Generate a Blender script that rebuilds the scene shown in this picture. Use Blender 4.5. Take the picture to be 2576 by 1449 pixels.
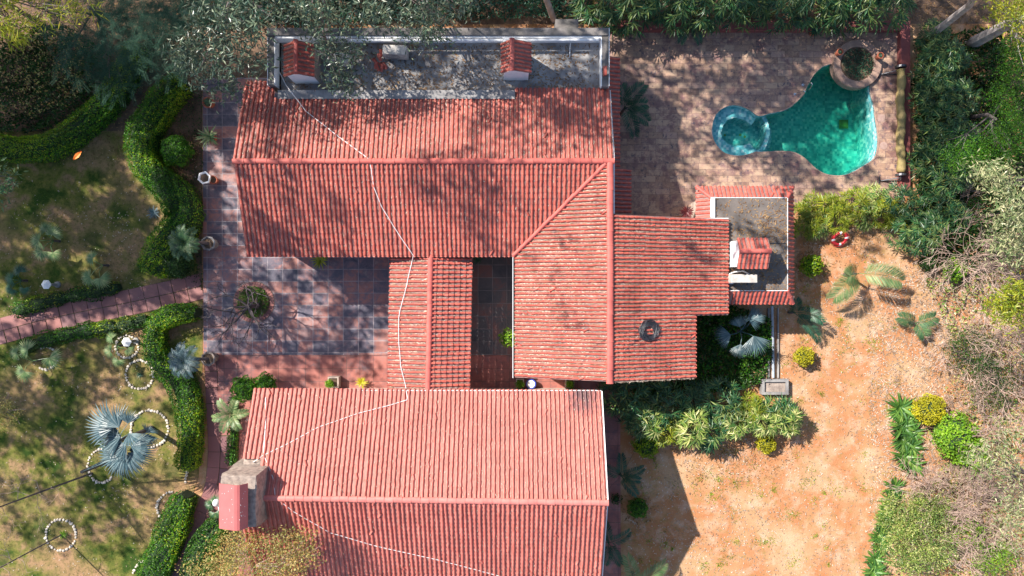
import bpy, math, random
import numpy as np
from mathutils import Vector, geometry
R = math.radians
random.seed(7); rng = np.random.default_rng(7)
scene = bpy.context.scene
for o in list(bpy.data.objects): bpy.data.objects.remove(o)
col = scene.collection

# ---------------------------------------------------------------- camera, sky, sun, exposure
H = 26.667          # flying height of the camera, metres
SC = 64.4           # overview pixels per metre at ground level (overview picture 2576 x 1449)
cam_d = bpy.data.cameras.new('camera'); cam = bpy.data.objects.new('camera', cam_d); col.objects.link(cam)
cam.location = (0, 0, H); cam.rotation_euler = (0, 0, 0)
cam_d.lens = 24; cam_d.sensor_width = 36; cam_d.clip_end = 500; cam_d.clip_start = 0.1
scene.camera = cam
world = bpy.data.worlds.new('World'); scene.world = world; world.use_nodes = True
wn = world.node_tree
SKX, SKY_ = 0.92, 0.585                      # shadow of a 1 m post: +x and -y
elev = math.atan2(1, math.hypot(SKX, SKY_))
sunv = Vector((-SKX, SKY_, 1)).normalized()   # towards the sun
sky = wn.nodes.new('ShaderNodeTexSky'); sky.sky_type = 'NISHITA'; sky.sun_disc = False
sky.sun_elevation = elev; sky.sun_rotation = math.atan2(sunv.x, sunv.y)
sky.air_density = 1.0; sky.dust_density = 1.0; sky.ozone_density = 1.0
bg = wn.nodes['Background']; bg.inputs[1].default_value = 0.1
wn.links.new(sky.outputs[0], bg.inputs[0])
sd = bpy.data.lights.new('sun', 'SUN'); sd.energy = 5.0; sd.angle = R(0.53); sd.color = (1, .93, .84)
sun = bpy.data.objects.new('sun', sd); col.objects.link(sun)
sun.rotation_euler = sunv.to_track_quat('Z', 'Y').to_euler()
scene.view_settings.view_transform = 'Standard'; scene.view_settings.look = 'None'
scene.view_settings.gamma = 1; scene.view_settings.exposure = 1.0
scene.render.resolution_x = 1024; scene.render.resolution_y = 576

# ---------------------------------------------------------------- helpers
def P(px, py, z=0.0):
    f = (1 - z / H) / SC
    return np.array(((px - 1288) * f, (724.5 - py) * f, z))
def unit(a):
    a = np.asarray(a, float); return a / (np.linalg.norm(a, axis=-1, keepdims=True) + 1e-9)
ORG = {}
def tag(o, label=None, cat=None, group=None, kind=None):
    if label: o['label'] = label
    if cat: o['category'] = cat
    if group: o['group'] = group
    if kind: o['kind'] = kind
    return o
def thing(name, label, cat, loc=(0, 0, 0), group=None):
    o = bpy.data.objects.new(name, None); col.objects.link(o)
    o.empty_display_size = .2
    o.location = tuple(float(c) for c in loc); ORG[o.name] = np.array(loc, float)
    return tag(o, label, cat, group)
def dup(root, loc, rz=0, sc=1, label=None, group=None):
    def cp(o, par):
        c = o.copy(); col.objects.link(c); c.parent = par
        for ch in list(o.children): cp(ch, c)
        return c
    r = cp(root, None)
    r.location = tuple(float(c) for c in loc); r.rotation_euler = (0, 0, rz); r.scale = (sc, sc, sc)
    if label: r['label'] = label
    if group: r['group'] = group
    return r
class MB:
    def __init__(s): s.V = []; s.L = []; s.S = []; s.A = {'rnd': [], 'pan': []}; s.M = []; s.n = 0
    def add(s, v, f, rnd=None, pan=None, mi=0):
        v = np.asarray(v, float).reshape(-1, 3)
        if isinstance(f, np.ndarray):
            nf = len(f); s.L.append((f + s.n).ravel()); s.S.append(np.full(nf, f.shape[1]))
        else:
            nf = len(f); s.L.append(np.array([i for t in f for i in t]) + s.n); s.S.append(np.array([len(t) for t in f]))
        s.V.append(v); s.n += len(v)
        s.A['rnd'].append(np.full(nf, random.random()) if rnd is None else np.broadcast_to(np.asarray(rnd, float), (nf,)))
        s.A['pan'].append(np.zeros(nf) if pan is None else np.broadcast_to(np.asarray(pan, float), (nf,)))
        s.M.append(np.full(nf, mi)); return s
    def build(s, name, mat, parent=None, smooth=False, origin=None):
        V = np.concatenate(s.V); L = np.concatenate(s.L).astype(np.int32); S = np.concatenate(s.S).astype(np.int32)
        org = np.zeros(3)
        if parent is not None: org = ORG[parent.name]
        elif origin is not None: org = np.array(origin, float)
        V = V - org
        me = bpy.data.meshes.new(name)
        me.vertices.add(len(V)); me.vertices.foreach_set('co', V.astype(np.float32).ravel())
        me.loops.add(len(L)); me.loops.foreach_set('vertex_index', L)
        me.polygons.add(len(S)); me.polygons.foreach_set('loop_start', np.concatenate(([0], np.cumsum(S)[:-1])).astype(np.int32))
        for k, a in s.A.items():
            at = me.attributes.new(k, 'FLOAT', 'FACE'); at.data.foreach_set('value', np.concatenate(a).astype(np.float32))
        me.polygons.foreach_set('material_index', np.concatenate(s.M).astype(np.int32))
        me.update(calc_edges=True)
        me.polygons.foreach_set('use_smooth', np.full(len(S), bool(smooth)))
        for m in (mat if isinstance(mat, (list, tuple)) else [mat]): me.materials.append(m)
        o = bpy.data.objects.new(name, me); col.objects.link(o)
        if parent is not None: o.parent = parent; ORG[o.name] = org
        elif origin is not None: o.location = tuple(org); ORG[o.name] = org
        else: ORG[o.name] = np.zeros(3)
        return o
    # primitives
    def box(s, x0, x1, y0, y1, z0, z1, **k):
        v = [(x, y, z) for z in (z0, z1) for y in (y0, y1) for x in (x0, x1)]
        return s.add(v, [(0, 2, 3, 1), (4, 5, 7, 6), (0, 1, 5, 4), (2, 6, 7, 3), (0, 4, 6, 2), (1, 3, 7, 5)], **k)
    def prism(s, poly, z0, z1, **k):
        n = len(poly)
        tri = geometry.tessellate_polygon([[Vector((p[0], p[1], 0)) for p in poly]])
        v = [(p[0], p[1], z0) for p in poly] + [(p[0], p[1], z1) for p in poly]
        a = sum(poly[i][0] * poly[(i + 1) % n][1] - poly[(i + 1) % n][0] * poly[i][1] for i in range(n))
        f = []
        for t in tri:
            A, B, C_ = [poly[i] for i in t]
            ccw = (B[0]-A[0])*(C_[1]-A[1]) - (B[1]-A[1])*(C_[0]-A[0]) > 0
            t = t if ccw else t[::-1]
            f.append(tuple(i + n for i in t)); f.append(tuple(t[::-1]))
        for i in range(n):
            j = (i + 1) % n
            f.append((i, j, j + n, i + n) if a > 0 else (j, i, i + n, j + n))
        return s.add(v, f, **k)
    def obox(s, c, ang, lx, ly, z0, z1, **k):
        ca, sa = math.cos(ang), math.sin(ang)
        q = [(c[0] + ca*a*lx/2 - sa*b*ly/2, c[1] + sa*a*lx/2 + ca*b*ly/2) for a, b in ((-1,-1),(1,-1),(1,1),(-1,1))]
        return s.prism(q, z0, z1, **k)
    def tube(s, pts, rad, n=6, cap=True, **k):
        pts = np.asarray(pts, float); m = len(pts)
        rad = np.broadcast_to(np.asarray(rad, float), (m,))
        t = unit(np.gradient(pts, axis=0)) if m > 1 else None
        ref = np.array((0, 0, 1.0)) if abs(t[0][2]) < .9 else np.array((1.0, 0, 0))
        v = []
        u = unit(np.cross(t[0], ref))
        for i in range(m):
            u = unit(u - t[i] * np.dot(u, t[i])); w = np.cross(t[i], u)
            for j in range(n):
                a = 2 * math.pi * j / n; v.append(pts[i] + rad[i] * (math.cos(a) * u + math.sin(a) * w))
        f = []
        for i in range(m - 1):
            for j in range(n):
                f.append((i*n + j, (i+1)*n + j, (i+1)*n + (j+1) % n, i*n + (j+1) % n))
        if cap: f.append(tuple(range(n))); f.append(tuple(range(m*n - 1, (m-1)*n - 1, -1)))
        return s.add(v, f, **k)
    def lathe(s, c, prof, n=20, rot=0, sq=None, **k):
        v = []; m = len(prof)
        for r, z in prof:
            for j in range(n):
                a = 2*math.pi*j/n + rot; v.append((c[0] + r*math.cos(a), c[1] + r*math.sin(a), c[2] + z))
        f = []
        for i in range(m - 1):
            for j in range(n): f.append((i*n + j, i*n + (j+1) % n, (i+1)*n + (j+1) % n, (i+1)*n + j))
        f.append(tuple(range(n))[::-1]); f.append(tuple(range((m-1)*n, m*n)))
        return s.add(v, f, **k)
    def leaves(s, p, d, nrm, Ln, Wd, rnd=None, fold=.25, **k):
        n = len(p)
        if n == 0: return s
        p = np.asarray(p, float); d = unit(d); sd_ = unit(np.cross(nrm, d)); nn = np.cross(d, sd_)
        Ln = np.broadcast_to(Ln, (n,))[:, None]; Wd = np.broadcast_to(Wd, (n,))[:, None]
        V = np.stack([p, p + d*Ln*.42 + sd_*Wd/2 + nn*Wd*fold, p + d*Ln, p + d*Ln*.42 - sd_*Wd/2 + nn*Wd*fold], 1).reshape(-1, 3)
        F = np.arange(n*4).reshape(n, 4)
        return s.add(V, F, rnd=rng.random(n) if rnd is None else rnd, **k)
def rdir(n, up=0.0, flat=1.0):
    d = rng.normal(size=(n, 3)); d[:, 2] *= flat; d = unit(d); d[:, 2] += up; return unit(d)

# ---------------------------------------------------------------- materials
def nmat(name):
    m = bpy.data.materials.new(name); m.use_nodes = True
    return m, m.node_tree, m.node_tree.nodes['Principled BSDF']
def N(t, typ, **kw):
    n = t.nodes.new(typ)
    for k, v in kw.items(): setattr(n, k, v)
    return n
def ramp(t, fac, stops, interp='LINEAR'):
    r = N(t, 'ShaderNodeValToRGB'); r.color_ramp.interpolation = interp
    e = r.color_ramp.elements
    while len(e) < len(stops): e.new(.5)
    for i, (p_, c) in enumerate(stops): e[i].position = p_; e[i].color = (*c, 1)
    t.links.new(fac, r.inputs[0]); return r.outputs[0]
def noise(t, scale, det=4, rough=.55, vec=None, dist=0.0, out=0):
    n = N(t, 'ShaderNodeTexNoise'); n.inputs['Scale'].default_value = scale; n.inputs['Detail'].default_value = det
    n.inputs['Roughness'].default_value = rough; n.inputs['Distortion'].default_value = dist
    if vec is None: vec = wpos(t)
    t.links.new(vec, n.inputs['Vector']); return n.outputs[out]
def wpos(t):
    for n in t.nodes:
        if n.bl_idname == 'ShaderNodeNewGeometry': return n.outputs['Position']
    return N(t, 'ShaderNodeNewGeometry').outputs['Position']
def attr(t, nm): a = N(t, 'ShaderNodeAttribute'); a.attribute_name = nm; return a.outputs['Fac']
def mix(t, a, b, f, mode='MIX'):
    m = N(t, 'ShaderNodeMix', data_type='RGBA', blend_type=mode)
    if isinstance(f, (int, float)): m.inputs[0].default_value = f
    else: t.links.new(f, m.inputs[0])
    for i, x in ((6, a), (7, b)):
        if isinstance(x, tuple): m.inputs[i].default_value = (*x, 1)
        else: t.links.new(x, m.inputs[i])
    return m.outputs[2]
def math_(t, op, a, b=0.0):
    m = N(t, 'ShaderNodeMath', operation=op)
    for i, x in enumerate((a, b)):
        if isinstance(x, (int, float)): m.inputs[i].default_value = x
        else: t.links.new(x, m.inputs[i])
    return m.outputs[0]
def bump(t, b, h, st=.3, dist=.02):
    n = N(t, 'ShaderNodeBump'); n.inputs['Strength'].default_value = st; n.inputs['Distance'].default_value = dist
    t.links.new(h, n.inputs['Height']); t.links.new(n.outputs[0], b.inputs['Normal'])
def simple(name, c1, c2=None, scale=6, rough=.7, metal=0, bmp=.15, lo=.35, hi=.65):
    m, t, b = nmat(name); c2 = c2 or tuple(x * .75 for x in c1)
    n = noise(t, scale, 5, .6)
    t.links.new(ramp(t, n, [(lo, c1), (hi, c2)]), b.inputs['Base Color'])
    b.inputs['Roughness'].default_value = rough; b.inputs['Metallic'].default_value = metal
    if bmp: bump(t, b, noise(t, scale * 6, 3), bmp, .01)
    return m
def leafmat(name, cols, rough=.45, trans=.3, spec=.4):
    m, t, b = nmat(name)
    a = attr(t, 'rnd'); n = len(cols)
    c = ramp(t, a, [(i / max(1, n - 1), cc) for i, cc in enumerate(cols)])
    # clump to clump tint
    v = noise(t, 1.3, 2)
    c = mix(t, c, tuple(x * .55 for x in cols[0]), ramp(t, v, [(.45, (0, 0, 0)), (.75, (.8, .8, .8))]))
    t.links.new(c, b.inputs['Base Color']); b.inputs['Roughness'].default_value = rough
    b.inputs['Specular IOR Level'].default_value = spec
    tr = N(t, 'ShaderNodeBsdfTranslucent'); t.links.new(c, tr.inputs[0])
    mx = N(t, 'ShaderNodeMixShader'); mx.inputs[0].default_value = trans
    t.links.new(b.outputs[0], mx.inputs[1]); t.links.new(tr.outputs[0], mx.inputs[2])
    t.links.new(mx.outputs[0], t.nodes['Material Output'].inputs[0]); return m
def tilemat(name, ca, cb, dirt=(.22, .17, .16), dirt_shade_amt=.6, stain=0.35):
    m, t, b = nmat(name)
    c = ramp(t, attr(t, 'rnd'), [(0, ca), (1, cb)])
    c = mix(t, c, tuple(x * .72 for x in ca), ramp(t, noise(t, 1.4, 6, .7), [(.42, (0, 0, 0)), (.66, (.9, .9, .9))]))
    c = mix(t, c, (.58, .31, .25), ramp(t, noise(t, 9, 6, .75), [(.5, (0, 0, 0)), (.75, (.6, .6, .6))]))
    pf = math_(t, 'MULTIPLY', attr(t, 'pan'), dirt_shade_amt)
    pf = math_(t, 'MULTIPLY', pf, ramp(t, noise(t, 5, 4), [(.3, (.35,)*3), (.6, (1,)*3)]))
    c = mix(t, c, dirt, pf)
    if stain:
        c = mix(t, c, (.05, .04, .045), math_(t, 'MULTIPLY', ramp(t, noise(t, 1.1, 5, .7), [(.62, (0,)*3), (.75, (1,)*3)]), stain))
    t.links.new(c, b.inputs['Base Color']); b.inputs['Roughness'].default_value = .62
    bump(t, b, noise(t, 40, 3), .25, .006); return m
M = {}
M['tile'] = tilemat('clay_tile', (.37, .066, .044), (.52, .115, .075))
M['tile_b'] = tilemat('clay_tile_warm', (.42, .07, .048), (.56, .12, .08), dirt=(.20, .15, .14), dirt_shade_amt=.95)  # heavier pan dirt also stands in for the shade between ribs
M['tile_pink'] = tilemat('clay_tile_dusty', (.47, .115, .085), (.57, .165, .13), dirt=(.46, .22, .18), dirt_shade_amt=.6)
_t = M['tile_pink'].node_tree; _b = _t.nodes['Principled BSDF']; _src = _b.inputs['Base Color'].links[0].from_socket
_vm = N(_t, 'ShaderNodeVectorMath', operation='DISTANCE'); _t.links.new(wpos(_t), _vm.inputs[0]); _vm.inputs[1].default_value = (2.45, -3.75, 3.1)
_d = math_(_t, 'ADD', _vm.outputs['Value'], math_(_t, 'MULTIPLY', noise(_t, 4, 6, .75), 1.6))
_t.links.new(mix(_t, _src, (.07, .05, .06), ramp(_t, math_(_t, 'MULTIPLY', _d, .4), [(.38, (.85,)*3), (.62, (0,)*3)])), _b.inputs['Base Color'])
M['ridge'] = simple('ridge_mortar_clay', (.50, .12, .095), (.40, .085, .07), 3, .65)
M['ridge_pink'] = simple('ridge_clay_dusty', (.60, .2, .17), (.5, .14, .12), 3, .65)
M['white'] = simple('white_render', (.88, .88, .88), (.76, .77, .78), 3, .8)
M['paintw'] = simple('white_paint', (.8, .8, .8), (.7, .7, .7), 3, .5)
M['cream'] = simple('cream_wall', (.55, .45, .38), (.42, .33, .28), 2, .85)
M['conc'] = simple('weathered_concrete', (.34, .33, .32), (.17, .16, .16), 2.2, .9, bmp=.4)
M['concdark'] = simple('black_stained_concrete', (.09, .085, .08), (.2, .18, .17), 3, .9, bmp=.4)
M['mortar'] = simple('rough_mortar', (.38, .31, .26), (.2, .16, .14), 7, .95, bmp=.6)
M['pinkmetal'] = simple('painted_sheet_red', (.47, .125, .12), (.42, .11, .105), 2.5, .45, bmp=.05)
M['terra'] = simple('terracotta_pot', (.42, .12, .06), (.3, .08, .045), 9, .75)
M['redwall'] = simple('red_sandstone', (.27, .075, .065), (.17, .05, .05), 3, .8)
M['chrome'] = simple('chrome', (.7, .72, .75), (.6, .6, .62), 8, .2, 1, 0)
M['steel'] = simple('dark_steel', (.16, .16, .17), (.1, .1, .11), 8, .4, .8, 0)
M['cable'] = simple('white_conduit', (.8, .78, .78), (.68, .66, .66), 5, .5, bmp=0)
M['blackcable'] = simple('black_cable', (.02, .022, .03), (.035, .037, .05), 9, .5, bmp=0)
M['bark'] = simple('grey_bark', (.14, .11, .11), (.06, .05, .05), 5, .9, bmp=.6)
M['barkp'] = simple('pale_eucalyptus_bark', (.42, .38, .36), (.24, .21, .21), 4, .8, bmp=.4)
M['twig'] = simple('dry_twig', (.46, .34, .28), (.3, .2, .16), 5, .9, bmp=0)
M['soil'] = simple('soil', (.16, .10, .065), (.08, .055, .035), 5, .95, bmp=.7)
M['stone'] = simple('white_stone', (.66, .6, .52), (.45, .38, .31), 8, .85)
M['acgrey'] = simple('ac_casing', (.55, .51, .46), (.36, .33, .30), 7, .6)
M['fabric_tan'] = simple('pool_cover_fabric', (.34, .25, .10), (.19, .15, .05), 1.6, .75, bmp=.2)
M['red'] = simple('lifebuoy_red', (.55, .02, .03), (.45, .015, .025), 4, .4, bmp=0)
M['blueglaze'] = simple('blue_glaze', (.03, .06, .4), (.05, .1, .5), 6, .2, bmp=0)
M['brass'] = simple('drain_plastic', (.42, .42, .12), (.3, .3, .08), 6, .5, bmp=0)
M['pipeblue'] = simple('grey_pipe', (.38, .43, .48), (.25, .28, .32), 3, .5)
M['jade'] = simple('jade_ring', (.3, .4, .4), (.2, .3, .3), 6, .5)
LF = {
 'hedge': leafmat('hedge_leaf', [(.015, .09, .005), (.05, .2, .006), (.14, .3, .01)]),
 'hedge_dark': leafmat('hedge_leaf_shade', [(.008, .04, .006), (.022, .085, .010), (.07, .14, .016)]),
 'hedge_yel': leafmat('hedge_leaf_yel_lit', [(.07, .2, .006), (.22, .38, .008), (.46, .5, .015)]),  # hedge leaf copy with the yellow of sunlit tops put into its colour
 'euc': leafmat('eucalyptus_leaf', [(.02, .06, .04), (.07, .13, .085), (.24, .29, .18)], .35, .2, .6),
 'euc_lit': leafmat('eucalyptus_leaf_lit', [(.10, .18, .06), (.30, .34, .16), (.52, .48, .28)], .4, .25),  # lit copy of the eucalyptus leaf, pale highlights put into the colour
 'fern': leafmat('feathery_leaf', [(.02, .07, .045), (.04, .11, .07), (.06, .14, .085)], .6, .3, .2),
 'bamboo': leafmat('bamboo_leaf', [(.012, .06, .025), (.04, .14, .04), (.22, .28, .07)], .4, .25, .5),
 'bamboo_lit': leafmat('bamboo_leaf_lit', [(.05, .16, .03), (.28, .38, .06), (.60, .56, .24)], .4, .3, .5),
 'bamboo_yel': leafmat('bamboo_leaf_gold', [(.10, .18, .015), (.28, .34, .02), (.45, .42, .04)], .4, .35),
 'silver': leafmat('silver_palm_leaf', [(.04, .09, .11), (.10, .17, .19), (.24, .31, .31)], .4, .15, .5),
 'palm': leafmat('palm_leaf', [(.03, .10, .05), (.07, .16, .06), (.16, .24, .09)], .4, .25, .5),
 'palm_lit': leafmat('palm_leaf_lit', [(.10, .22, .08), (.22, .32, .12), (.4, .42, .2)], .4, .3, .5),  # brighter copy of the palm leaf, lit tone put into the colour
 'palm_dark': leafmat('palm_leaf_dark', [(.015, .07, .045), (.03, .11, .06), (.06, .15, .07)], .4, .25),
 'gold': leafmat('golden_leaf', [(.3, .3, .01), (.55, .48, .015), (.62, .58, .03)], .5, .3),
 'lime': leafmat('lime_leaf', [(.09, .25, .012), (.2, .4, .02), (.34, .5, .04)], .5, .35),
 'autumn': leafmat('autumn_leaf', [(.14, .2, .05), (.38, .38, .1), (.48, .24, .08), (.56, .52, .2)], .5, .3),
 'glossy': leafmat('broad_glossy_leaf', [(.03, .10, .02), (.08, .2, .03), (.18, .3, .05)], .42, .2, .5),
 'redleaf': leafmat('dark_red_leaf', [(.05, .008, .015), (.12, .015, .02), (.16, .03, .03)]),
 'litter': leafmat('dry_leaf', [(.26, .16, .1), (.46, .35, .26), (.68, .6, .5)], .7, .1, .2),
 'litter_dark': leafmat('dry_leaf_brown', [(.12, .06, .03), (.3, .17, .08), (.44, .28, .13)], .7, .1, .2),
 'grass': leafmat('grass_blade', [(.05, .11, .01), (.12, .2, .02), (.26, .3, .05)], .6, .3, .2),
}
# ground
m, t, b = nmat('dirt'); M['dirt'] = m
c = ramp(t, noise(t, .35, 5, .6), [(.36, (.45, .28, .16)), (.47, (.40, .17, .075)), (.56, (.43, .23, .115)), (.7, (.50, .34, .21))])
c = mix(t, c, (.62, .45, .34), ramp(t, noise(t, 1.6, 6, .7), [(.5, (0,)*3), (.72, (.7,)*3)]))
c = mix(t, c, (.17, .17, .04), ramp(t, noise(t, 2.6, 8, .8), [(.52, (0,)*3), (.68, (.6,)*3)]))
c = mix(t, c, (.3, .16, .09), ramp(t, noise(t, 22, 4, .7), [(.5, (0,)*3), (.75, (.6,)*3)]))
t.links.new(c, b.inputs['Base Color']); b.inputs['Roughness'].default_value = .95; b.inputs['Specular IOR Level'].default_value = .1
bump(t, b, noise(t, 18, 5, .7), .5, .03)
m, t, b = nmat('lawn'); M['lawn'] = m
c = ramp(t, noise(t, .9, 6, .62), [(.38, (.29, .185, .10)), (.5, (.15, .15, .035)), (.6, (.035, .07, .012))])
c = mix(t, c, (.36, .21, .12), ramp(t, noise(t, .3, 4, .6), [(.48, (0,)*3), (.68, (.9,)*3)]))
c = mix(t, c, (.04, .06, .015), ramp(t, noise(t, 7, 6, .75), [(.48, (0,)*3), (.7, (.8,)*3)]))
t.links.new(c, b.inputs['Base Color']); b.inputs['Roughness'].default_value = .95; b.inputs['Specular IOR Level'].default_value = .1
bump(t, b, noise(t, 25, 5, .7), .6, .03)
m, t, b = nmat('forest_floor'); M['floorbrown'] = m
c = ramp(t, noise(t, 1.5, 6, .7), [(.35, (.07, .045, .03)), (.6, (.2, .12, .075)), (.75, (.3, .18, .11))])
t.links.new(c, b.inputs['Base Color']); b.inputs['Roughness'].default_value = .95
bump(t, b, noise(t, 14, 5, .7), .6, .04)
def slabs(name, bw, bh, cols, mortar, ms=.012, offset=0.0, rot=0.0, stains=(), rough=.45, off=(0, 0), cm=.8, cs=1.5):
    m, t, b = nmat(name)
    mp = N(t, 'ShaderNodeMapping'); mp.inputs['Location'].default_value = (off[0], off[1], 0); mp.inputs['Rotation'].default_value = (0, 0, rot)
    t.links.new(wpos(t), mp.inputs[0])
    br = N(t, 'ShaderNodeTexBrick'); br.offset = offset; br.squash = 1
    br.inputs['Scale'].default_value = 1; br.inputs['Mortar Size'].default_value = ms
    br.inputs['Brick Width'].default_value = bw; br.inputs['Row Height'].default_value = bh
    br.inputs['Color1'].default_value = (0, 0, 0, 1); br.inputs['Color2'].default_value = (1, 1, 1, 1)
    br.inputs['Mortar Smooth'].default_value = .3
    t.links.new(mp.outputs[0], br.inputs['Vector'])
    # value = per-slab random + cloudy noise
    cellmix = mix(t, br.outputs['Color'], noise(t, cs, 6, .68, dist=.9), cm)
    c = ramp(t, cellmix, cols)
    for sc_, colr, lo, hi in stains:
        c = mix(t, c, colr, ramp(t, noise(t, sc_, 6, .72, dist=.4), [(lo, (0,)*3), (hi, (.9,)*3)]))
    c = mix(t, c, mortar, math_(t, 'MULTIPLY', br.outputs['Fac'], ramp(t, noise(t, 1.2, 5, .7), [(.38, (.25,)*3), (.6, (1,)*3)])))
    t.links.new(c, b.inputs['Base Color']); b.inputs['Roughness'].default_value = rough
    bump(t, b, math_(t, 'SUBTRACT', noise(t, 9, 5), br.outputs['Fac']), .3, .012)
    return m
M['slate'] = slabs('slate_paving', .59, .465, [(.28, (.05, .05, .075)), (.42, (.12, .10, .13)), (.5, (.21, .125, .135)), (.58, (.34, .14, .11)), (.72, (.30, .19, .18))], (.36, .31, .32), ms=.013,
                   stains=((.9, (.065, .065, .095), .46, .66), (2.6, (.30, .23, .21), .58, .74)), off=(.09, .2), cm=.7, cs=2.8)
M['slate_dark'] = slabs('dark_slate_paving', .56, .5, [(.3, (.045, .05, .06)), (.5, (.09, .085, .09)), (.62, (.17, .085, .075))], (.24, .22, .22), stains=((3, (.1, .08, .075), .62, .8),), off=(.2, .1))
M['redslab'] = slabs('red_sandstone_slabs', .53, .5, [(.3, (.16, .07, .065)), (.45, (.30, .10, .08)), (.6, (.38, .14, .11)), (.75, (.3, .17, .15))], (.1, .06, .05), off=(.1, .15),
                     stains=((1.3, (.12, .08, .09), .5, .66), (3, (.42, .25, .2), .6, .75)))
M['deck'] = slabs('pool_deck_stone', .56, .243, [(.2, (.19, .11, .085)), (.36, (.36, .23, .155)), (.46, (.25, .16, .13)), (.58, (.45, .31, .21)), (.72, (.34, .22, .18)), (.85, (.56, .43, .3))], (.15, .09, .08), ms=.008, offset=.5,
                  stains=((1.6, (.16, .08, .085), .48, .64), (5.5, (.06, .055, .08), .56, .64), (3.1, (.5, .31, .21), .55, .66)), rough=.6, cm=.55, cs=3.6)
M['pathslab'] = simple('path_slab', (.26, .105, .095), (.19, .075, .078), 1.4, .6, bmp=.1)
_t = M['pathslab'].node_tree; _b = _t.nodes['Principled BSDF']; _src = _b.inputs['Base Color'].links[0].from_socket
_t.links.new(mix(_t, _src, ramp(_t, attr(_t, 'rnd'), [(0, (.17, .085, .095)), (1, (.38, .14, .11))]), .55), _b.inputs['Base Color'])
# pool mosaic
m, t, b = nmat('pool_mosaic'); M['mosaic'] = m
vo = N(t, 'ShaderNodeTexVoronoi'); vo.inputs['Scale'].default_value = 10; vo.inputs['Randomness'].default_value = .12
t.links.new(wpos(t), vo.inputs['Vector'])
sp = N(t, 'ShaderNodeSeparateColor'); t.links.new(vo.outputs['Color'], sp.inputs[0])
c = ramp(t, sp.outputs[0], [(0, (.12, .48, .55)), (.45, (.24, .66, .72)), (.8, (.45, .8, .84)), (1, (.9, .95, .95))])
t.links.new(c, b.inputs['Base Color']); b.inputs['Roughness'].default_value = .35
# water
m = bpy.data.materials.new('pool_water'); m.use_nodes = True; t = m.node_tree; t.nodes.remove(t.nodes['Principled BSDF']); M['water'] = m
tp = N(t, 'ShaderNodeBsdfTransparent'); gl = N(t, 'ShaderNodeBsdfGlossy'); gl.inputs['Roughness'].default_value = .06
fr = N(t, 'ShaderNodeFresnel'); fr.inputs[0].default_value = 1.33
bm = N(t, 'ShaderNodeBump'); bm.inputs['Strength'].default_value = .04; bm.inputs['Distance'].default_value = .05
t.links.new(noise(t, 6, 3), bm.inputs['Height']); t.links.new(bm.outputs[0], gl.inputs['Normal']); t.links.new(bm.outputs[0], fr.inputs['Normal'])
mx = N(t, 'ShaderNodeMixShader'); t.links.new(fr.outputs[0], mx.inputs[0]); t.links.new(tp.outputs[0], mx.inputs[1]); t.links.new(gl.outputs[0], mx.inputs[2])
t.links.new(mx.outputs[0], t.nodes['Material Output'].inputs[0])
va = N(t, 'ShaderNodeVolumeAbsorption'); va.inputs[0].default_value = (.0, .76, .60, 1); va.inputs[1].default_value = .75
t.links.new(va.outputs[0], t.nodes['Material Output'].inputs['Volume'])

# ---------------------------------------------------------------- ground, deck, pool
pool_px = [(1791,325),(1798,294),(1815,275),(1838,265),(1861,266.5),(1886,277),(1902,289),(1915,291.5),(1942,284),(1969,279),(1990,268.5),(2008.5,252),(2021,239),(2032,215),(2048,188),(2070,168),(2095,160),
 (2130,150),(2175,150),(2186,200),(2190,241),(2197,262),(2200,293.5),(2205,325),(2207.5,356),(2204,383),(2196,400),(2177,414),(2140,435),(2108.5,441.5),(2077,437),(2052,423),(2025,398),(2004,385),(1983.5,380),(1952,380),(1921,382),(1900,381.5),(1890,385),(1869,390.5),(1844,390.5),(1821,383),(1804,366.5),(1794,346)]
def smooth_poly(q, k=4):
    q = np.array(q, float); n = len(q); out = []
    for i in range(n):
        a, b_, c_, d = q[i-1], q[i], q[(i+1) % n], q[(i+2) % n]
        for j in range(k):
            u = j / k
            out.append(.5*((2*b_) + (-a+c_)*u + (2*a-5*b_+4*c_-d)*u*u + (-a+3*b_-3*c_+d)*u**3))
    return np.array(out)
DZ = .05
pool_w = np.array([P(x, y, DZ)[:2] for x, y in smooth_poly(pool_px)])
def sheet(name, mat, outer, z, holes=(), kind='structure', **k):
    loops = [[Vector((p[0], p[1], 0)) for p in outer]] + [[Vector((p[0], p[1], 0)) for p in h] for h in holes]
    tri = geometry.tessellate_polygon(loops); flat = [p for l in loops for p in l]
    f = []
    for a, b_, c_ in tri:
        A, B, C_ = flat[a], flat[b_], flat[c_]
        f.append((a, b_, c_) if (B.x-A.x)*(C_.y-A.y)-(B.y-A.y)*(C_.x-A.x) > 0 else (c_, b_, a))
    o = MB().add([(p.x, p.y, z) for p in flat], f).build(name, mat)
    if kind: o['kind'] = kind
    return o
pool_out = pool_w
sheet('ground', M['dirt'], [(-150,-150),(150,-150),(150,150),(-150,150)], 0, [pool_out])
def pp(l, z=0): return [tuple(P(x, y, z)[:2]) for x, y in l]
sheet('lawn', M['lawn'], pp([(-400,330),(200,330),(420,330),(470,500),(500,700),(510,740),(510,905),(500,1200),(470,1290),(400,1500),(380,1700),(-400,1700)]), .006)
sheet('forest_floor', M['floorbrown'], pp([(-500,-400),(3100,-400),(3100,60),(2290,60),(2290,52),(1536,52),(1536,60),(700,64),(700,194),(509,194),(508,735),(400,700),(300,330),(-500,330)]), .003)
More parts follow.
